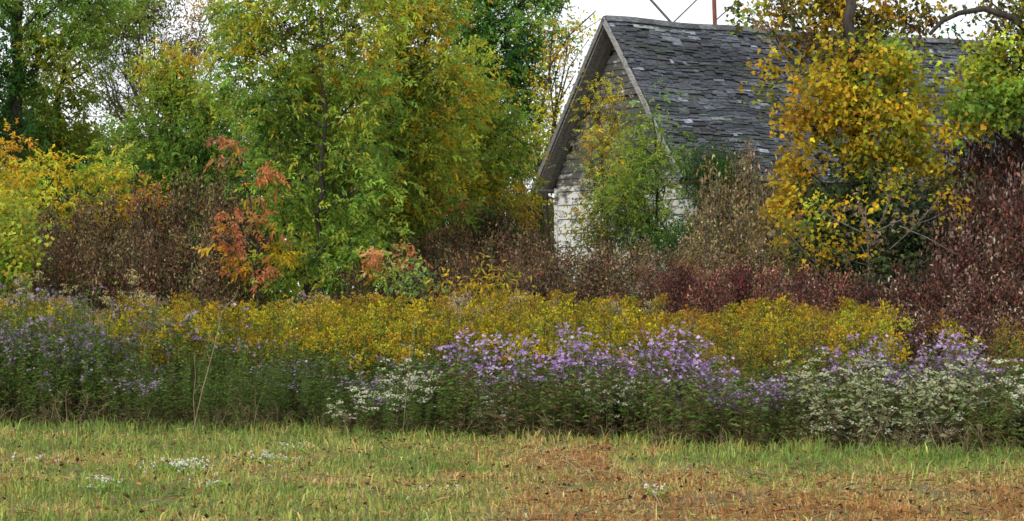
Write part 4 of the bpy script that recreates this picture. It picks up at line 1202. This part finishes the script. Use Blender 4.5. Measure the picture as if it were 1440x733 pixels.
# low white clover in the mown grass
def clover(u, v, w, n, lab):
    Y = F * CH / (v - HV); c = G(u, Y); root = thing('white_clover', lab, 'clover', c, 'white clover patches in the grass')
    lf, fl, st = MB(), MB(), MB()
    R = w / F * Y
    k = n * 5
    a = rng.uniform(0, 6.28, k); r = R * np.sqrt(rng.uniform(size=k))
    pos = c + np.stack([r * np.cos(a), r * 1.6 * np.sin(a), rng.uniform(.02, .08, k)], 1)
    leaves(lf, pos, rng.normal(size=(k, 3)) * np.array([1, 1, .3]), .03, .022, jit(pick([(2, GM), (1, GL)], k), .2), 0, True)
    for i in range(n):
        a = rng.uniform(0, 6.28); r = R * abs(rng.normal()) * .75
        b_ = c + np.array([r * math.cos(a), r * 1.6 * math.sin(a), 0]); t = b_ + np.array([rng.normal() * .02, rng.normal() * .02, rng.uniform(.05, .13)])
        tube(lf, [b_, t], .002, 3, (.08, .12, .03))
        m = 5
        discs(fl, t + rng.normal(size=(m, 3)) * .009, rng.normal(size=(m, 3)) * .5 + np.array([0, -.4, .7]), .0095, jit((.56, .57, .48), .12, m))
    lf.build('leaves', M_HERB, root, c); fl.build('blossom', M_PETAL, root, c)


for u, v, w, n, lab in ((255, 668, 32, 60, 'brightest patch of white clover in the mown grass at left'), (375, 655, 40, 26, 'sparse white clover patch right of the brightest one'), (145, 692, 28, 18, 'small white clover patch left of the brightest one'),
                        (420, 640, 22, 8, 'few white clover heads close to the weed bank'), (40, 660, 30, 8, 'few white clover heads near the left edge of the photo'), (300, 690, 30, 10, 'few white clover heads below the brightest patch'), (925, 705, 18, 8, 'tiny white clover tuft in the brown mown patch'), (600, 700, 40, 5, 'few scattered white clover heads below the lone white clump')):
    clover(u, v, w, n, lab)

# ------------------------------------------------------------------ light, sky, camera
SUN_EL, SUN_AZ = math.radians(38), math.radians(212)     # azimuth from +Y towards +X: behind and left of the camera
w = bpy.data.worlds.new('World'); S.world = w; w.use_nodes = True
nt = w.node_tree
for n_ in list(nt.nodes): nt.nodes.remove(n_)
N, L = nt.nodes.new, nt.links.new
out = N('ShaderNodeOutputWorld'); bg = N('ShaderNodeBackground'); bg.inputs['Strength'].default_value = 0.1
sky = N('ShaderNodeTexSky'); sky.sky_type = 'NISHITA'; sky.sun_disc = False; sky.sun_elevation = SUN_EL; sky.sun_rotation = SUN_AZ
tc = N('ShaderNodeTexCoord'); mpn = N('ShaderNodeMapping'); mpn.inputs['Scale'].default_value = (1.4, 1.4, 3.2)
nz = N('ShaderNodeTexNoise'); nz.inputs['Scale'].default_value = 1.6; nz.inputs['Detail'].default_value = 5
cr = N('ShaderNodeValToRGB')
cr.color_ramp.elements[0].position = .3; cr.color_ramp.elements[0].color = (5.4, 5.6, 5.8, 1)
cr.color_ramp.elements[1].position = .7; cr.color_ramp.elements[1].color = (9.6, 9.6, 9.5, 1)
mix = N('ShaderNodeMix'); mix.data_type = 'RGBA'; mix.inputs[0].default_value = .86
L(tc.outputs['Generated'], mpn.inputs[0]); L(mpn.outputs[0], nz.inputs['Vector']); L(nz.outputs[0], cr.inputs[0])
L(sky.outputs[0], mix.inputs[6]); L(cr.outputs[0], mix.inputs[7]); L(mix.outputs[2], bg.inputs['Color']); L(bg.outputs[0], out.inputs[0])

sd = bpy.data.lights.new('sun', 'SUN'); sd.energy = 1.5; sd.angle = math.radians(10); sd.color = (1, .95, .87)
so = bpy.data.objects.new('sun', sd); COL.objects.link(so)
dv = Vector((math.sin(SUN_AZ) * math.cos(SUN_EL), math.cos(SUN_AZ) * math.cos(SUN_EL), math.sin(SUN_EL)))
so.rotation_euler = dv.to_track_quat('Z', 'Y').to_euler(); so.location = (0, 0, 30)

cd = bpy.data.cameras.new('camera'); cam = bpy.data.objects.new('camera', cd); COL.objects.link(cam)
cd.sensor_width = 36; cd.lens = 36 * F / 1440; cd.clip_end = 3000; cd.clip_start = .1
cam.location = (0, 0, CH); cam.rotation_euler = (math.radians(90) + math.atan((HV - 366.5) / F), 0, 0)
S.camera = cam

vs = S.view_settings
vs.view_transform = 'Standard'; vs.look = 'None'; vs.gamma = 1; vs.exposure = 0.97; vs.use_curve_mapping = False
S.render.engine = 'CYCLES'
S.cycles.pixel_filter_type = 'BLACKMAN_HARRIS'; S.cycles.filter_width = 1.55
S.cycles.max_bounces = 6; S.cycles.diffuse_bounces = 3; S.cycles.transmission_bounces = 3; S.cycles.glossy_bounces = 2
